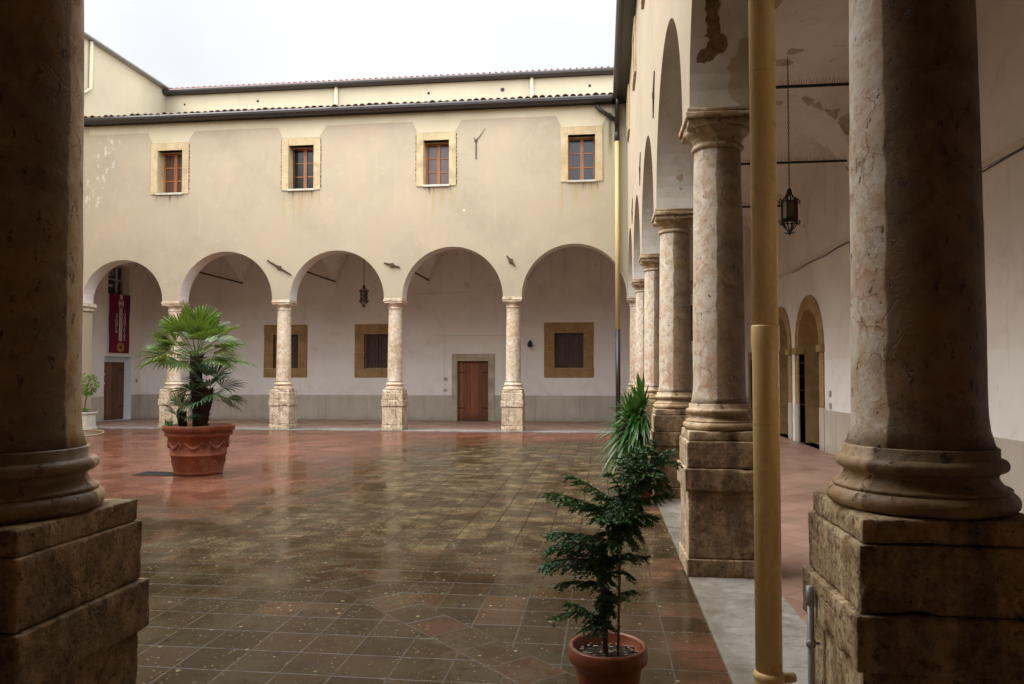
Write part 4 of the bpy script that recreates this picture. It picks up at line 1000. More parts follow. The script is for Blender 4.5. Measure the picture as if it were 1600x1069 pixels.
# ---------------------------------------------------------------- drainpipes
dp = empty('drainpipe', (.64, 3.03, 0), 'tall yellow drainpipe standing between the two nearest right columns', 'drainpipe')
p = MB(); p.smooth = True; p.lathe([(.0505, .43), (.0505, 1.685), (.0535, 1.70), (.0535, 1.785), (.052, 1.79), (.0505, 1.79)], seg=32)
p.lathe([(.0500, 1.78), (.0505, 5.2), (.0505, 9.0)], seg=32); p.build('pipe', PIPEY, dp)
p = MB(); p.smooth = True; p.lathe([(.05, .0), (.05, .39), (.056, .395), (.058, .405), (.056, .415), (.060, .42), (.060, .432), (.055, .44), (.0505, .445)], seg=32); p.tube([(.05, 0, .42), (.07, .0, .42), (.095, .01, .42)], [.02, .022, .02], 10); p.build('collar', PIPEY, dp)
dp2 = empty('drainpipe', (.42, 20.19, 0), 'far corner drainpipe, yellow above and black below, beside the receding arches', 'drainpipe')
p = MB(); p.smooth = True; p.lathe([(.062, 2.79), (.062, 7.93)], seg=16); p.build('pipe', simple('pale_yellow_paint', (.56, .43, .20), .5, .35, .15, 3), dp2)
p = MB(); p.smooth = True; p.lathe([(.066, .02), (.066, 2.80)], seg=16); p.build('foot_pipe', GUTTER, dp2)
p = MB(); p.smooth = True
p.lathe([(.068, 7.92), (.068, 8.15), (.06, 8.16)], seg=16); p.lathe([(.06, 8.1), (.06, 8.98)], seg=16)
p.tube([(-.52, -.02, 9.0), (-.52, -.02, 8.86), (-.46, -.01, 8.80), (0, 0, 8.48)], .055, 12); p.tube([(.03, -.35, 8.98), (.02, -.3, 8.86), (0, -.02, 8.3)], .055, 12); p.build('elbow_pipe', GUTTER, dp2)
st = empty('conduit', (.748, 2.84, 0), 'short grey metal conduit fixed to the nearest right plinth', 'conduit')
p = MB(); p.smooth = True; p.tube([(0, 0, .02), (0, 0, .825)], .012, 12); p.build('tube', ZINC, st)
p = MB(); p.smooth = True; p.tube([(0, 0, .76), (0, 0, .828)], .0145, 12); p.tube([(0, 0, .61), (0, 0, .635)], .0165, 12); p.tube([(0, 0, .622), (.03, 0, .622)], .006, 6); pieces(p, 'clip', ZINC, st)

# ---------------------------------------------------------------- lanterns
def make_lantern(label):
    t = empty('lantern', (0, 0, 0), label, 'lantern', 'hanging wrought iron lanterns')
    f = MB(); n = 6; r = .115; z0, z1 = -.17, .15
    P6 = [(r * math.cos(2 * math.pi * k / n), r * math.sin(2 * math.pi * k / n)) for k in range(n)]
    for k in range(n):
        (x, y), (x2, y2) = P6[k], P6[(k + 1) % n]
        f.tube([(x, y, z0), (x, y, z1)], .010, 6)
        for z in (z0, z1, z0 + .05): f.tube([(x, y, z), (x2, y2, z)], .009, 6)
        f.tube([(x, y, z1), (x * .55, y * .55, z1 + .07), (x * .2, y * .2, z1 + .13), (0, 0, z1 + .15)], .010, 6)
        f.tube([(x, y, z0), (x * .7, y * .7, z0 - .07), (x * .3, y * .3, z0 - .12), (0, 0, z0 - .15)], .009, 6)
        for (zz, s) in ((z1, 1), (z0, -1)):     # scrolls
            f.tube([(x * (1 + .32 * u * (1 if u < .8 else .85)) , y * (1 + .32 * u * (1 if u < .8 else .85)), zz + s * (.045 * math.sin(u * 4.2))) for u in [i / 8 for i in range(9)]], .007, 5)
            f.tube([(x * (1.3 + .11 * math.cos(a)), y * (1.3 + .11 * math.cos(a)), zz + s * (-.01 + .022 * math.sin(a))) for a in [i * math.pi / 4 for i in range(8)]], .006, 5)
        mx_, my_ = (x + x2) / 2, (y + y2) / 2
        f.tube([(mx_ * (1 + .05 * math.sin(a)) , my_ * (1 + .05 * math.sin(a)), z0 + .025 + .022 * math.cos(a)) for a in [i * math.pi / 3 for i in range(7)]], .005, 5)
        f.tube([(0, 0, z0 - .15), (x * .45, y * .45, z0 - .17), (x * .8, y * .8, z0 - .15)], [.012, .008, .003], 5)
    f.lathe([(.001, z1 + .21), (.02, z1 + .20), (.035, z1 + .17), (.045, z1 + .13), (.03, z1 + .10), (.001, z1 + .09)], seg=12, cap=False)
    f.lathe([(.001, z0 - .12), (.03, z0 - .14), (.035, z0 - .16), (.012, z0 - .19), (.001, z0 - .21)], seg=12, cap=False)
    f.build('cage', IRON, t)
    g_ = MB(); q = .93
    for k in range(n):
        (x, y), (x2, y2) = P6[k], P6[(k + 1) % n]; g_.quad((x * q, y * q, z0 + .055), (x2 * q, y2 * q, z0 + .055), (x2 * q, y2 * q, z1 - .005), (x * q, y * q, z1 - .005))
    gm = bpy.data.materials.get('old_amber_glass')
    if not gm: gm = simple('old_amber_glass', (.10, .085, .045), .2, .5, .5, 8)
    g_.build('glass', gm, t)
    ch = MB(); z = z1 + .2; k = 0; top = 2.42
    while z < top:
        a = k % 2; pts = [((.012 * math.cos(u) if a else 0), (0 if a else .012 * math.cos(u)), z + .022 + .026 * math.sin(u)) for u in [i * math.pi / 4 for i in range(9)]]
        ch.tube(pts, .0042, 4); z += .040; k += 1
    ch.build('chain', IRON, t)
    return t
l0 = make_lantern('black iron lantern on a long chain just right of the yellow pipe'); l0.location = (2.85, 11.7, 4.08)
l1 = copy_tree(l0); l1.location = (-7.50, 22.75, 4.07); l1['label'] = 'black iron lantern hanging in the middle arch of the facing arcade'
l2 = copy_tree(l0); l2.location = (2.80, 22.7, 4.2); l2['label'] = 'black iron lantern far back, peeping between two right-hand columns'

# ---------------------------------------------------------------- banner
bn = empty('banner', (XW + .03, 23.45, 2.3), 'long dark red cloth banner with white lettering above the narrow door', 'banner')
b = MB(); b.smooth = True; nz, ny = 24, 12; vs = []; fs = []
for side in (0, .006):
    for j in range(nz + 1):
        for i in range(ny + 1):
            y = -.54 + 1.08 * i / ny; z = 2.0 * j / nz
            vs.append((side + .012 * math.sin(y * 9 + z) * (1 - z / 2.4) + .006 * math.sin(z * 5), y + .008 * math.sin(z * 4), z))
n1 = (nz + 1) * (ny + 1)
for j in range(nz):
    for i in range(ny):
        a = j * (ny + 1) + i; fs.append((a, a + 1, a + ny + 2, a + ny + 1)); fs.append((n1 + a + ny + 1, n1 + a + ny + 2, n1 + a + 1, n1 + a))
b.add(vs, fs); b.build('cloth', CLOTH, bn)
b = MB(); b.tube([(.0, -.57, 2.0), (.0, .57, 2.0)], .014, 8); b.build('rod', IRON, bn)
b = MB(); b.box(.028, .032, -.06, .10, .42, 1.62); b.box(.028, .032, -.04, .10, 1.75, 1.99)
b.lathe([(0.001, 0), (.15, 0), (.15, .004), (0.001, .004)], seg=24, cap=False)
for i in range(len(b.v) - 96, len(b.v)): x_, y_, z_ = b.v[i]; b.v[i] = (.028 + z_, .03 + x_ * .9, 1.68 + y_ * 1.15)
b.build('white_stripe', CLOTHW, bn)
def text(s, size, mat, parent, name, loc, rot, ext=.002):
    c = bpy.data.curves.new(name, 'FONT'); c.body = s; c.size = size; c.extrude = ext; c.align_x = 'CENTER'; c.align_y = 'CENTER'; c.resolution_u = 3
    o = bpy.data.objects.new(name, c); C.objects.link(o); me = o.to_mesh().copy(); me.name = name; bpy.data.objects.remove(o); bpy.data.curves.remove(c)
    me.materials.append(mat); o = bpy.data.objects.new(name, me); C.objects.link(o); o.parent = parent; o.location = loc; o.rotation_euler = rot; return o
def stacked(s, size, step, mat, parent, name, y, ztop, x):
    bmx = bmesh.new()
    for i, chx in enumerate(s):
        if chx == ' ': continue
        c = bpy.data.curves.new('t', 'FONT'); c.body = chx; c.size = size; c.extrude = .0015; c.align_x = 'CENTER'; c.align_y = 'CENTER'; c.resolution_u = 3
        o = bpy.data.objects.new('t', c); C.objects.link(o); me = o.to_mesh().copy(); bpy.data.objects.remove(o); bpy.data.curves.remove(c)
        me.transform(Matrix.Translation((0, -i * step, 0))); bmx.from_mesh(me); bpy.data.meshes.remove(me)
    me = bpy.data.meshes.new(name); bmx.to_mesh(me); bmx.free(); me.materials.append(mat)
    o = bpy.data.objects.new(name, me); C.objects.link(o); o.parent = parent; o.location = (x, y, ztop); o.rotation_euler = (R(90), 0, R(90)); return o
stacked('SCUOLA', .155, .112, CLOTHW, bn, 'lettering', -.20, 1.28, .031)
stacked('ICONOGRAFICA', .13, .094, CLOTH, bn, 'lettering', .02, 1.52, .035)
stacked('IOANNIKIOS', .155, .104, CLOTHW, bn, 'lettering', .23, 1.42, .031)
b = MB(); b.tube([(.034, .03 + .075 * math.cos(a), 1.68 + .09 * math.sin(a)) for a in [i * math.pi / 8 for i in range(17)]], .010, 5); b.tube([(.034, -.045, 1.68), (.034, .0, 1.62), (.034, .06, 1.70), (.034, .03, 1.77)], .010, 5); b.build('emblem', GOLD, bn)
b = MB()
for k in range(9):
    a = k * 2 * math.pi / 9; b.lathe([(.001, .028), (.075, .03), (.07, .034), (.001, .035)], seg=10, cap=False)
    for i in range(len(b.v) - 40, len(b.v)): x_, y_, z_ = b.v[i]; b.v[i] = (z_ + .001 * k, .03 + .15 * math.cos(a) + x_ * .7, .20 + .11 * math.sin(a) + y_)
b.build('printed_ornament', GOLD, bn)

# ---------------------------------------------------------------- painting on the far wall, wall lamp, hose, grate
pa = empty('painting', (2.95, YW - .03, 3.25), 'dark framed painting on the far wall above the black door', 'painting')
b = MB(); b.bevbox(-.42, .42, -.02, .03, -.58, -.50, .008); b.bevbox(-.42, .42, -.02, .03, .50, .58, .008); b.bevbox(-.42, -.34, -.02, .03, -.499, .499, .008); b.bevbox(.34, .42, -.02, .03, -.499, .499, .008); b.build('frame', WOODD, pa)
b = MB(); b.box(-.338, .338, .0, .012, -.498, .498); b.build('canvas', simple('dark_oil_paint', (.03, .022, .018), .4, .4, .8, 6), pa)
b = MB(); b.lathe([(.001, 0), (.2, 0), (.2, .006), (.001, .006)], seg=20, cap=False)
b.v = [(x_ * .8, -.006 + z_, .05 + y_ * 1.5) for x_, y_, z_ in b.v]; b.build('painted_figure', simple('brown_oil_paint', (.16, .07, .03), .4, .4, .6, 5), pa)
wl = empty('wall_lamp', (-2.38, YW, 2.62), 'small black wall lamp beside the column right of the plank door', 'wall lamp')
b = MB(); b.smooth = True; b.tube([(0, -.01, 0), (0, -.12, .02), (0, -.2, .06), (.04, -.2, .10)], .014, 8); b.box(-.04, .04, -.015, 0, -.07, .07); b.build('bracket', IRON, wl)
b = MB(); b.smooth = True; b.lathe([(.02, -.14), (.075, -.12), (.085, -.03), (.05, .04), (.02, .07), (.015, .09)], .0, -.2, 14); b.build('shade', IRON, wl)
hz = MB(); hz.smooth = True
import itertools
hp = [(-14.6, 17.2), (-14.9, 18.2), (-14.55, 19.3), (-13.9, 19.2), (-13.3, 18.5), (-13.1, 17.6), (-13.6, 17.0), (-14.2, 16.6), (-13.6, 15.9), (-12.6, 15.6), (-11.6, 15.2), (-11.3, 14.7), (-12.0, 14.3), (-13.0, 14.2)]
def cr(P, n=8):
    out = []
    for i in range(len(P) - 1):
        p0, p1, p2, p3 = [Vector(P[max(0, min(len(P) - 1, i + k))]) for k in (-1, 0, 1, 2)]
        for k in range(n):
            t = k / n; out.append(.5 * ((2 * p1) + (p2 - p0) * t + (2 * p0 - 5 * p1 + 4 * p2 - p3) * t * t + (3 * p1 - p0 - 3 * p2 + p3) * t ** 3))
    out.append(Vector(P[-1])); return out
hz.tube([(v_.x, v_.y, .016) for v_ in cr(hp)], .016, 8); tag(hz.build('garden_hose', HOSE), 'pale garden hose lying in loops on the wet red paving', 'hose')
gr = empty('drain_grate', (-7.0, 11.15, 0), 'dark metal drain grate beside the big terracotta pot', 'drain grate')
b = MB(); b.box(-.36, .36, -.2, -.16, .001, .012); b.box(-.36, .36, .16, .2, .001, .012); b.box(-.36, -.32, -.159, .159, .001, .012); b.box(.32, .36, -.159, .159, .001, .012); b.build('rim', IRON, gr)
b = MB(); [b.box(-.30 + k * .04, -.28 + k * .04, -.159, .159, .002, .009) for k in range(16)]; b.build('bars', IRON, gr)

# ---------------------------------------------------------------- big terracotta pot and palm
PX, PY = -6.44, 11.28
pot = empty('flower_pot', (PX, PY, 0), 'large round terracotta pot with moulded garlands holding the palm', 'flower pot')
def potr(z): return .362 + (.468 - .362) * (z / .62)
b = MB(); b.smooth = True
prof = [(.30, .012), (.352, .006), (.362, .02), (.37, .04), (.366, .055), (potr(.07), .07), (potr(.30), .30), (potr(.31) + .012, .308), (potr(.32) + .016, .32), (potr(.33) + .012, .332), (potr(.34), .342), (potr(.61), .61), (.503, .615), (.51, .62), (.51, .675), (.503, .68), (.52, .69), (.542, .70), (.545, .77), (.54, .782), (.515, .785), (.495, .78), (.49, .70), (.40, .69)]
b.lathe(prof, seg=64)
po = b.build('body', POTT, pot)
for k in range(8): 
    b = MB(); b.smooth = True                              # garlands and rosettes in relief
    a0 = 2 * math.pi * k / 8 + .05; a1 = a0 + 2 * math.pi / 8 * .74
    for (rad_, dz) in ((.018, 0), (.010, .022)):
        pts = []
        for i in range(11):
            u = i / 10; a = a0 + (a1 - a0) * u; z = .53 - .10 * math.sin(math.pi * u) + dz; r_ = potr(z) + .004; pts.append((r_ * math.cos(a), r_ * math.sin(a), z))
        b.tube(pts, [rad_ * (.5 + .7 * math.sin(math.pi * i / 10)) for i in range(11)], 6)
    a = a1 + .02; b.tube([((potr(z) + .004) * math.cos(a), (potr(z) + .004) * math.sin(a), z) for z in (.54, .49, .43)], [.010, .016, .008], 6)
    b.build('garland', POTT, pot)
    for (am, zm, rr) in ((a1 + .10, .48, .035), (a0 + .3, .19, .045)):
        b = MB(); b.smooth = True
        for q in range(7):
            th = 2 * math.pi * q / 7; da = rr * math.cos(th) / .45; zz = zm + rr * math.sin(th); r_ = potr(zz) + .003
            b.tube([(r_ * math.cos(am + da * .5), r_ * math.sin(am + da * .5), zm + (zz - zm) * .5), (r_ * math.cos(am + da), r_ * math.sin(am + da), zz)], [.012, .009], 5)
        b.build('rosette', POTT, pot)
b = MB(); b.smooth = True; b.lathe([(.001, .735), (.2, .74), (.4, .725), (.4905, .715)], seg=32, cap=False); b.build('soil', SOIL, pot)
def fan(mb, base, direc, L, spread, n, roll=0, w=.014, droop=.25, fold=.5):
    """fan leaf: n narrow blades radiating from base about direc"""
    d = Vector(direc).normalized(); side = d.cross(Vector((0, 0, 1)))
    side = side.normalized() if side.length > .05 else Vector((1, 0, 0))
    nrm = side.cross(d).normalized(); side = (Matrix.Rotation(roll, 3, d) @ side); nrm = side.cross(d).normalized()
    for i in range(n):
        a = spread * (i / (n - 1) - .5) * 2; l_ = L * (.72 + .28 * math.cos(a * .9)) * random.uniform(.9, 1.05)
        dd = (d * math.cos(a) + side * math.sin(a)); cup = nrm * (.10 * abs(math.sin(a)) + random.uniform(-.05, .05))
        dd = (dd + cup).normalized(); ws = dd.cross(nrm).normalized()
        p0 = Vector(base); p1 = p0 + dd * l_ * .5; p2 = p0 + dd * l_ * .8 - Vector((0, 0, droop * l_ * .10)); p3 = p0 + dd * l_ - Vector((0, 0, droop * l_ * .30))
        ww_ = w * random.uniform(.8, 1.15); up_ = nrm * ww_ * fold
        mb.add([p0, p1 + ws * ww_ + up_, p1, p1 - ws * ww_ + up_, p2 + ws * ww_ * .7 + up_ * .6, p2, p2 - ws * ww_ * .7 + up_ * .6, p3],
               [(0, 1, 2), (0, 2, 3), (1, 4, 5, 2), (2, 5, 6, 3), (4, 7, 5), (5, 7, 6)])
palm = empty('palm_tree', (PX, PY, .73), 'fan palm with two trunks and a young shoot growing in the large pot', 'palm')
def palmhead(top, nf, pet, L, nbl, w, elev, mats, seedv, cname, tm):
    rnd = random.Random(seedv); lf = MB(); pe = MB()
    for k in range(nf):
        az = 2.39996 * k + rnd.uniform(-.2, .2); u = k / (nf - 1); el = elev[0] + (elev[1] - elev[0]) * u ** 1.5 + rnd.uniform(-.1, .1)
        dirv = Vector((math.cos(az) * math.cos(el), math.sin(az) * math.cos(el), math.sin(el))); pl_ = pet * rnd.uniform(.75, 1.1)
        b0 = Vector(top) + Vector((rnd.uniform(-.03, .03), rnd.uniform(-.03, .03), -.10 * (1 - u)))
        m1 = b0 + dirv * pl_ * .55; e1 = b0 + dirv * pl_ - Vector((0, 0, .10 * pl_ * math.cos(el)))
        pe.tube([b0, m1, e1], [.010, .006, .004], 5)
        d2 = (dirv - Vector((0, 0, .28 * math.cos(el)))).normalized()
        fan(lf, e1, d2, L * rnd.uniform(.85, 1.1), R(rnd.uniform(62, 84)), nbl, rnd.uniform(-.5, .5), w, .2 + .35 * math.cos(el))
    lf.build('crown', mats, palm, recalc=False); pe.build('stalks', tm, palm)
STALK = simple('green_leaf_stalk', (.10, .14, .05), .5, .35, .3)
palmhead((-.06, 0, 1.17), 34, .50, .45, 19, .017, (R(4), R(80)), PALM, 5, 'crown', STALK)
palmhead((.20, -.1, .56), 15, .30, .38, 14, .015, (R(0), R(74)), PALMD, 9, 'crown', STALK)
palmhead((-.22, -.14, .24), 9, .16, .30, 15, .009, (R(20), R(85)), PALMD, 12, 'crown', STALK)
def ptrunk(pts, r0, r1):
    t = MB(); P = cr(pts, 10); n = len(P); rad = [r0 + (r1 - r0) * i / (n - 1) for i in range(n)]; t.tube(P, rad, 10)
    for k in range(110):                    # old leaf bases
        i = random.randrange(n); a = random.uniform(0, 6.28); p = P[i]; r_ = rad[i]; o_ = Vector((math.cos(a), math.sin(a), 0)); sd_ = Vector((-math.sin(a), math.cos(a), 0)) * .022
        q = p + o_ * r_ * .85; l_ = random.uniform(.04, .10)
        t.add([q + sd_, q - sd_, q + o_ * .045 + sd_ * .6 + Vector((0, 0, l_)), q + o_ * .045 - sd_ * .6 + Vector((0, 0, l_)), q + o_ * .02 + Vector((0, 0, l_ * .6))], [(0, 1, 3, 2), (0, 2, 4), (1, 4, 3)])
    t.build('trunk', BARK, palm)
ptrunk([(-.02, 0, -.02), (-.03, 0, .4), (-.06, 0, .8), (-.06, 0, 1.15)], .085, .10)
ptrunk([(.10, -.08, -.02), (.14, -.1, .2), (.19, -.1, .42), (.20, -.1, .58)], .07, .075)
ptrunk([(-.2, -.13, -.02), (-.22, -.14, .12), (-.22, -.14, .22)], .035, .04)
def tuft(x, y, label, s=.16):
    t = MB()
    for k in range(12):
        a = random.uniform(0, 6.28); e_ = random.uniform(.5, 1.4); L = s * random.uniform(.7, 1.1); d_ = Vector((math.cos(a) * math.cos(e_), math.sin(a) * math.cos(e_), math.sin(e_))); sd_ = Vector((-math.sin(a), math.cos(a), 0)) * .016
        p = d_ * .02; t.add([p - sd_ * .5, p + sd_ * .5, p + d_ * L * .6 + sd_, p + d_ * L * .6 - sd_, p + d_ * L], [(0, 1, 2, 3), (3, 2, 4)])
    o = t.build('weed', LEMON if False else YUCC, None, (x, y, .725), recalc=False); tag(o, label, 'weed', 'weeds in the big pot')
tuft(PX - .41, PY - .21, 'small leafy weed at the left rim of the big pot'); tuft(PX - .27, PY - .36, 'small leafy weed second from the left rim of the big pot'); tuft(PX + .28, PY - .3, 'tiny weed near the right rim of the big pot', .08)

# ---------------------------------------------------------------- conifer in front
QX, QY = .02, 3.45
cp = empty('flower_pot', (QX, QY, 0), 'round terracotta pot in the foreground holding the leaning conifer', 'flower pot')
b = MB(); b.smooth = True
b.lathe([(.08, .004), (.112, .002), (.116, .012), (.150, .27), (.152, .285), (.166, .292), (.176, .302), (.180, .335), (.178, .362), (.172, .370), (.160, .370), (.154, .362), (.150, .31), (.10, .30)], seg=56, disp=lambda a, z, r: .0012 * math.sin(3 * a + z * 9)); b.build('body', POTW, cp)
b = MB(); b.smooth = True; b.lathe([(.001, .325), (.06, .33), (.12, .32), (.1505, .315)], seg=24, cap=False); so_ = b.build('soil', SOIL, cp)
b = MB()
for k in range(90):
    a = random.uniform(0, 6.28); r_ = .145 * math.sqrt(random.random()); x_, y_ = r_ * math.cos(a), r_ * math.sin(a); s_ = random.uniform(.004, .010)
    b.bevbox(x_ - s_, x_ + s_, y_ - s_ * .6, y_ + s_ * .6, .322, .322 + s_ * 1.2, s_ * .3)
tag(b.build('bark_chips', simple('pale_bark_chip', (.34, .28, .2), .8, .2, .6, 40), cp), kind='stuff')
con = empty('conifer', (QX, QY, .325), 'small dark green leaning conifer tied to a cane in the front pot', 'conifer')
TP = cr([(-.01, 0, 0), (-.015, 0, .18), (-.02, .01, .38), (.02, .01, .55), (.08, .0, .70), (.16, -.01, .82), (.25, -.01, .90)], 8)
t = MB(); t.tube(TP, [.013 - .010 * i / (len(TP) - 1) for i in range(len(TP))], 8); t.build('trunk', BARKG, con)
t = MB(); t.smooth = True; t.tube([(.045, -.03, -.02), (.052, -.03, .3), (.062, -.03, .62)], .0062, 8)
for zz in (.12, .27, .4, .5): t.tube([(.05 + .0 * zz + .024 * math.cos(a) - .016, -.015 + .03 * math.sin(a), zz + .012 * math.cos(a)) for a in [i * math.pi / 5 for i in range(11)]], .0018, 4)
t.build('cane', CANE, con)
def trunk_at(z):
    return min(TP, key=lambda p: abs(p.z - z))
def spray(mb, br, start, tip, droop, dens=1.0, wid=1.0):
    s_, e_ = Vector(start), Vector(tip); L = (e_ - s_).length; n = max(5, int(L / .014)); pts = []
    for i in range(n + 1):
        u = i / n; p = s_.lerp(e_, u); p.z += droop * (math.sin(math.pi * u * .9)); p += Vector((noise.noise(p * 9), noise.noise(p * 9 + Vector((5, 0, 0))), 0)) * .012; pts.append(p)
    br.tube(pts, [.0035 - .0025 * i / n for i in range(n + 1)], 4)
    for i in range(1, n + 1):
        u = i / n; t_ = (pts[i] - pts[i - 1]).normalized(); sd_ = t_.cross(Vector((0, 0, 1)))
        sd_ = sd_.normalized() if sd_.length > .05 else Vector((1, 0, 0))
        for sgn in (-1, 1):
            if random.random() > dens: continue
            bl = L * random.uniform(.22, .42) * (1 - .55 * u) * wid * .72 + .022
            d_ = (t_ * random.uniform(.5, .9) + sd_ * sgn * random.uniform(.5, .9) + Vector((0, 0, random.uniform(-.7, .12)))).normalized()
            m_ = max(4, int(bl / .0085)); q0 = pts[i]
            for j in range(m_):
                v = j / m_; q = q0 + d_ * bl * v + Vector((0, 0, -.30 * bl * v * v)); nl = .022 * (1.1 - .5 * v) * random.uniform(.8, 1.25)
                for s2 in (-1, 1):
                    ax = (d_ * .8 + d_.cross(Vector((random.uniform(-.4, .4), random.uniform(-.4, .4), 1))).normalized() * s2 * .62 + Vector((0, 0, random.uniform(-.45, .2)))).normalized()
                    w_ = ax.cross(Vector((random.uniform(-1, 1), random.uniform(-1, 1), random.uniform(-1, 1)))).normalized() * .0034
                    mb.add([q - w_, q + w_, q + ax * nl * .6 + w_ * .9, q + ax * nl, q + ax * nl * .6 - w_ * .9], [(0, 1, 2, 3, 4)])
lf, lb, br = MB(), MB(), MB(); k_ = 3.42 / 1160
def tp(px, py, dy=0): return ((px - 944) * k_ * .93 - .004, dy, (1003 - py) * k_ + .045)
for (zs_, px, py, dy, dr, blue) in [
    (.60, 848, 775, -.02, .03, 0), (.58, 870, 790, .08, .02, 0), (.66, 880, 750, .04, .02, 0), (.50, 852, 836, -.05, .02, 1), (.46, 846, 862, .0, .03, 1), (.44, 856, 842, .08, .02, 1),
    (.40, 842, 882, -.06, .03, 1), (.38, 848, 894, .03, .02, 1), (.40, 850, 872, .09, .03, 1), (.30, 866, 916, .0, .02, 0), (.16, 864, 962, -.04, .03, 0), (.14, 882, 950, .05, .02, 0),
    (.12, 905, 976, -.08, .02, 1), (.10, 925, 980, -.10, .02, 1), (.2, 985, 918, -.04, .02, 0), (.22, 972, 935, .04, .01, 0), (.40, 990, 878, .05, .02, 0), (.43, 1003, 868, -.03, .02, 0), (.36, 985, 895, -.05, .02, 0),
    (.52, 1012, 822, .04, .02, 0), (.58, 1022, 805, -.04, .02, 0), (.62, 1036, 775, .03, .02, 0), (.70, 1030, 758, -.05, .02, 0), (.80, 1046, 706, -.02, .015, 1), (.84, 1034, 722, .05, .01, 0), (.86, 1022, 692, -.02, .02, 1), (.80, 1000, 706, .04, .02, 1), (.70, 950, 740, -.05, .02, 0), (.72, 970, 722, .05, .02, 0), (.76, 984, 712, -.05, .02, 0)]:
    spray(lb if blue else lf, br, trunk_at(zs_), tp(px, py, dy), dr, .95)
random.seed(21)
for k in range(95):
    z = random.choice([random.uniform(.10, .5), random.uniform(.5, .9), random.uniform(.55, .85)]); p = trunk_at(z); a = random.uniform(0, 6.28); r_ = (random.uniform(.04, .085) if z < .48 else random.uniform(.06, .14)) * (1.0 if z > .3 else .7)
    spray(lf if random.random() < .8 else lb, br, p, (p.x + r_ * math.cos(a), p.y + r_ * math.sin(a), p.z + random.uniform(-.10, .06)), .015, .9)
lf.build('foliage', CONIF, con, recalc=False); lb.build('foliage', CONIFB, con, recalc=False); br.build('branches', BARKG, con)

# ---------------------------------------------------------------- sword-leaved plant by the right row
YX, YY = .44, 9.5
yp = empty('flower_pot', (YX, YY, 0), 'terracotta pot hidden behind conifer, holding the sword-leaved plant', 'flower pot')
b = MB(); b.smooth = True; b.lathe([(.12, .004), (.15, .002), (.19, .30), (.21, .31), (.215, .38), (.20, .385), (.185, .38), (.18, .33), (.10, .325)], seg=36); b.build('body', POTT, yp)
b = MB(); b.smooth = True; b.lathe([(.001, .35), (.18, .345)], seg=20, cap=False); b.build('soil', SOIL, yp)
yu = empty('yucca', (YX, YY, .345), 'bright green sword-leaved plant beside the second receding column', 'yucca')
b = MB(); b.tube(cr([(0, 0, 0), (.02, 0, .2), (.06, .02, .45), (.09, .02, .62)]), .035, 8); b.tube(cr([(0, 0, 0), (-.05, -.03, .15), (-.10, -.04, .32)]), .028, 8); b.build('trunk', BARK, yu)
lf = MB()
def sword(mb, base, az, el, L, w, droop):
    P = []; d_ = Vector((math.cos(az) * math.cos(el), math.sin(az) * math.cos(el), math.sin(el))); n = 7
    sd_ = Vector((-math.sin(az), math.cos(az), 0))
    for i in range(n + 1):
        u = i / n; p = Vector(base) + d_ * L * u - Vector((0, 0, droop * L * u * u)); ww_ = w * (min(1, .45 + 2.2 * u) if u < .3 else 1.05 * (1 - ((u - .3) / .7) ** 1.6)) + .0006
        P.append((p, ww_))
    vs = []; fs = []
    for (p, ww_) in P: vs += [p - sd_ * ww_ + Vector((0, 0, ww_ * .4)), p, p + sd_ * ww_ + Vector((0, 0, ww_ * .4))]
    for i in range(n): a = i * 3; fs += [(a, a + 1, a + 4, a + 3), (a + 1, a + 2, a + 5, a + 4)]
    mb.add(vs, fs)
for (hx, hy, hz_, n_, L0) in ((.05, .02, .80, 120, .47), (-.05, -.05, .60, 150, .50), (.02, -.12, .42, 110, .46)):
    for k in range(n_):
        u = k / (n_ - 1); az = 2.39996 * k; el = R(-45) + R(128) * u + random.uniform(-.15, .15)
        ox = math.cos(az) * math.cos(el)
        if ox > .6: continue
        sword(lf, (hx, hy, hz_ - .12 * (1 - u)), az, el, L0 * random.uniform(.8, 1.1) * (1.1 if ox < .1 else 1.1 - 1.1 * ox), .024, .62 * math.cos(el) * (1 - .4 * u))
for k in range(95):
    az = R(random.uniform(95, 285)); el = R(random.uniform(-35, 45)); zz = random.uniform(.28, .80)
    sword(lf, (.04, -.03, zz), az, el, random.uniform(.34, .52), .022, random.uniform(.35, .75))
lf.smooth = True; lf.build('leaves', YUCC, yu, recalc=False)

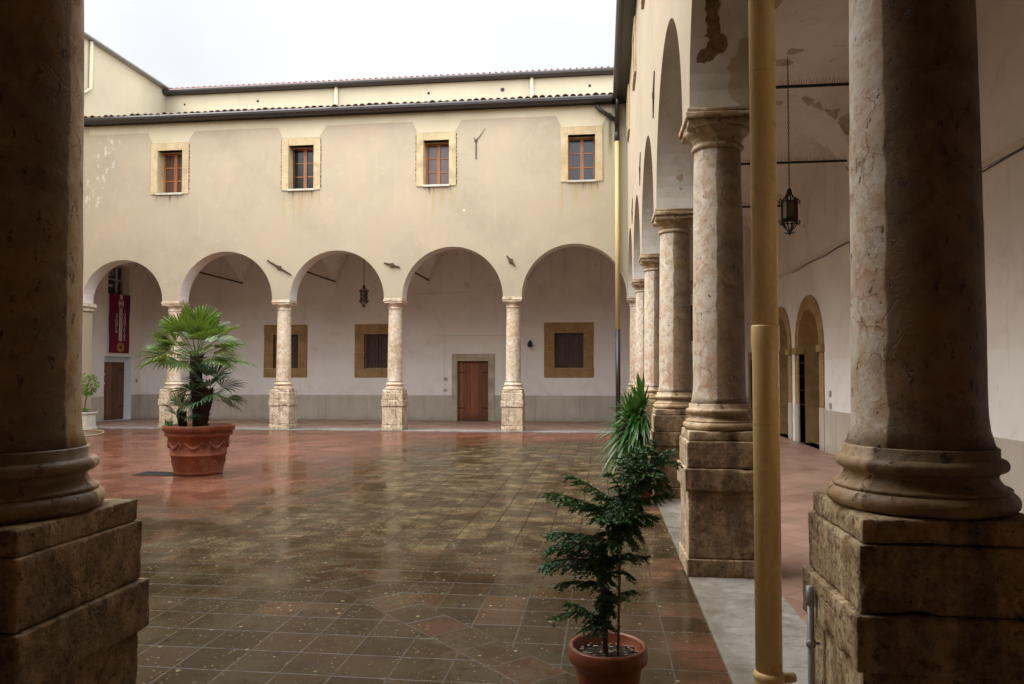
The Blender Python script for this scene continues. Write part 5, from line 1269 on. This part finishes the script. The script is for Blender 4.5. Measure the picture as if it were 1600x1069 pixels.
# ---------------------------------------------------------------- lemon tree in square planter
pn_ = empty('planter', (-14.86, 19.85, 0), 'square white stone planter at the far left with a citrus tree', 'planter')
b = MB(); b.bevbox(-.24, .24, -.24, .24, .0, .06, .01); b.bevbox(-.21, .21, -.21, .21, .06, .44, .01); b.bevbox(-.245, .245, -.245, .245, .44, .50, .01); b.build('body', STONEP, pn_)
b = MB(); b.box(-.2, .2, -.2, .2, .50, .506); b.build('soil', SOIL, pn_)
lt = empty('citrus_tree', (-14.86, 19.85, .5), 'small bright green citrus tree with round crown in the white planter', 'tree')
b = MB(); b.tube([(0, 0, 0), (.03, 0, .3), (.06, .02, .55), (.06, .02, .85)], [.022, .018, .015, .008], 8)
for a in range(7): b.tube([(.05, .02, .5 + a * .04), (.05 + .2 * math.cos(a * 2.4), .02 + .2 * math.sin(a * 2.4), .68 + a * .05)], [.008, .003], 5)
b.build('trunk', BARKG, lt)
b = MB()
for k in range(520):
    v_ = Vector((random.gauss(0, 1), random.gauss(0, 1), random.gauss(0, 1))).normalized() * random.uniform(.35, 1) ** .6
    if noise.noise(v_ * 2.3 + Vector((3, 1, 0))) < -.22: continue
    p = Vector((.08 + v_.x * .30, .02 + v_.y * .30, .80 + v_.z * .32)); a = random.uniform(0, 6.28); d_ = (Vector((math.cos(a), math.sin(a), random.uniform(-.6, .5))) + v_ * .6).normalized(); s_ = d_.cross(Vector((0, 0, 1))).normalized() * .024; L = random.uniform(.08, .13)
    b.add([p, p + d_ * L * .45 + s_, p + d_ * L * .5 - Vector((0, 0, .01)), p + d_ * L * .45 - s_, p + d_ * L - Vector((0, 0, .02))], [(0, 1, 2), (0, 2, 3), (1, 4, 2), (2, 4, 3)])
for k in range(30):
    a = random.uniform(0, 6.28); d_ = Vector((math.cos(a) * .6, math.sin(a) * .6, .7)); s_ = d_.cross(Vector((0, 0, 1))).normalized() * .02; p = Vector((random.uniform(-.08, .08), random.uniform(-.08, .08), 0)); L = .16
    b.add([p, p + d_ * L * .5 + s_, p + d_ * L, p + d_ * L * .5 - s_], [(0, 1, 2, 3)])
b.build('crown', LEMON, lt, recalc=False)
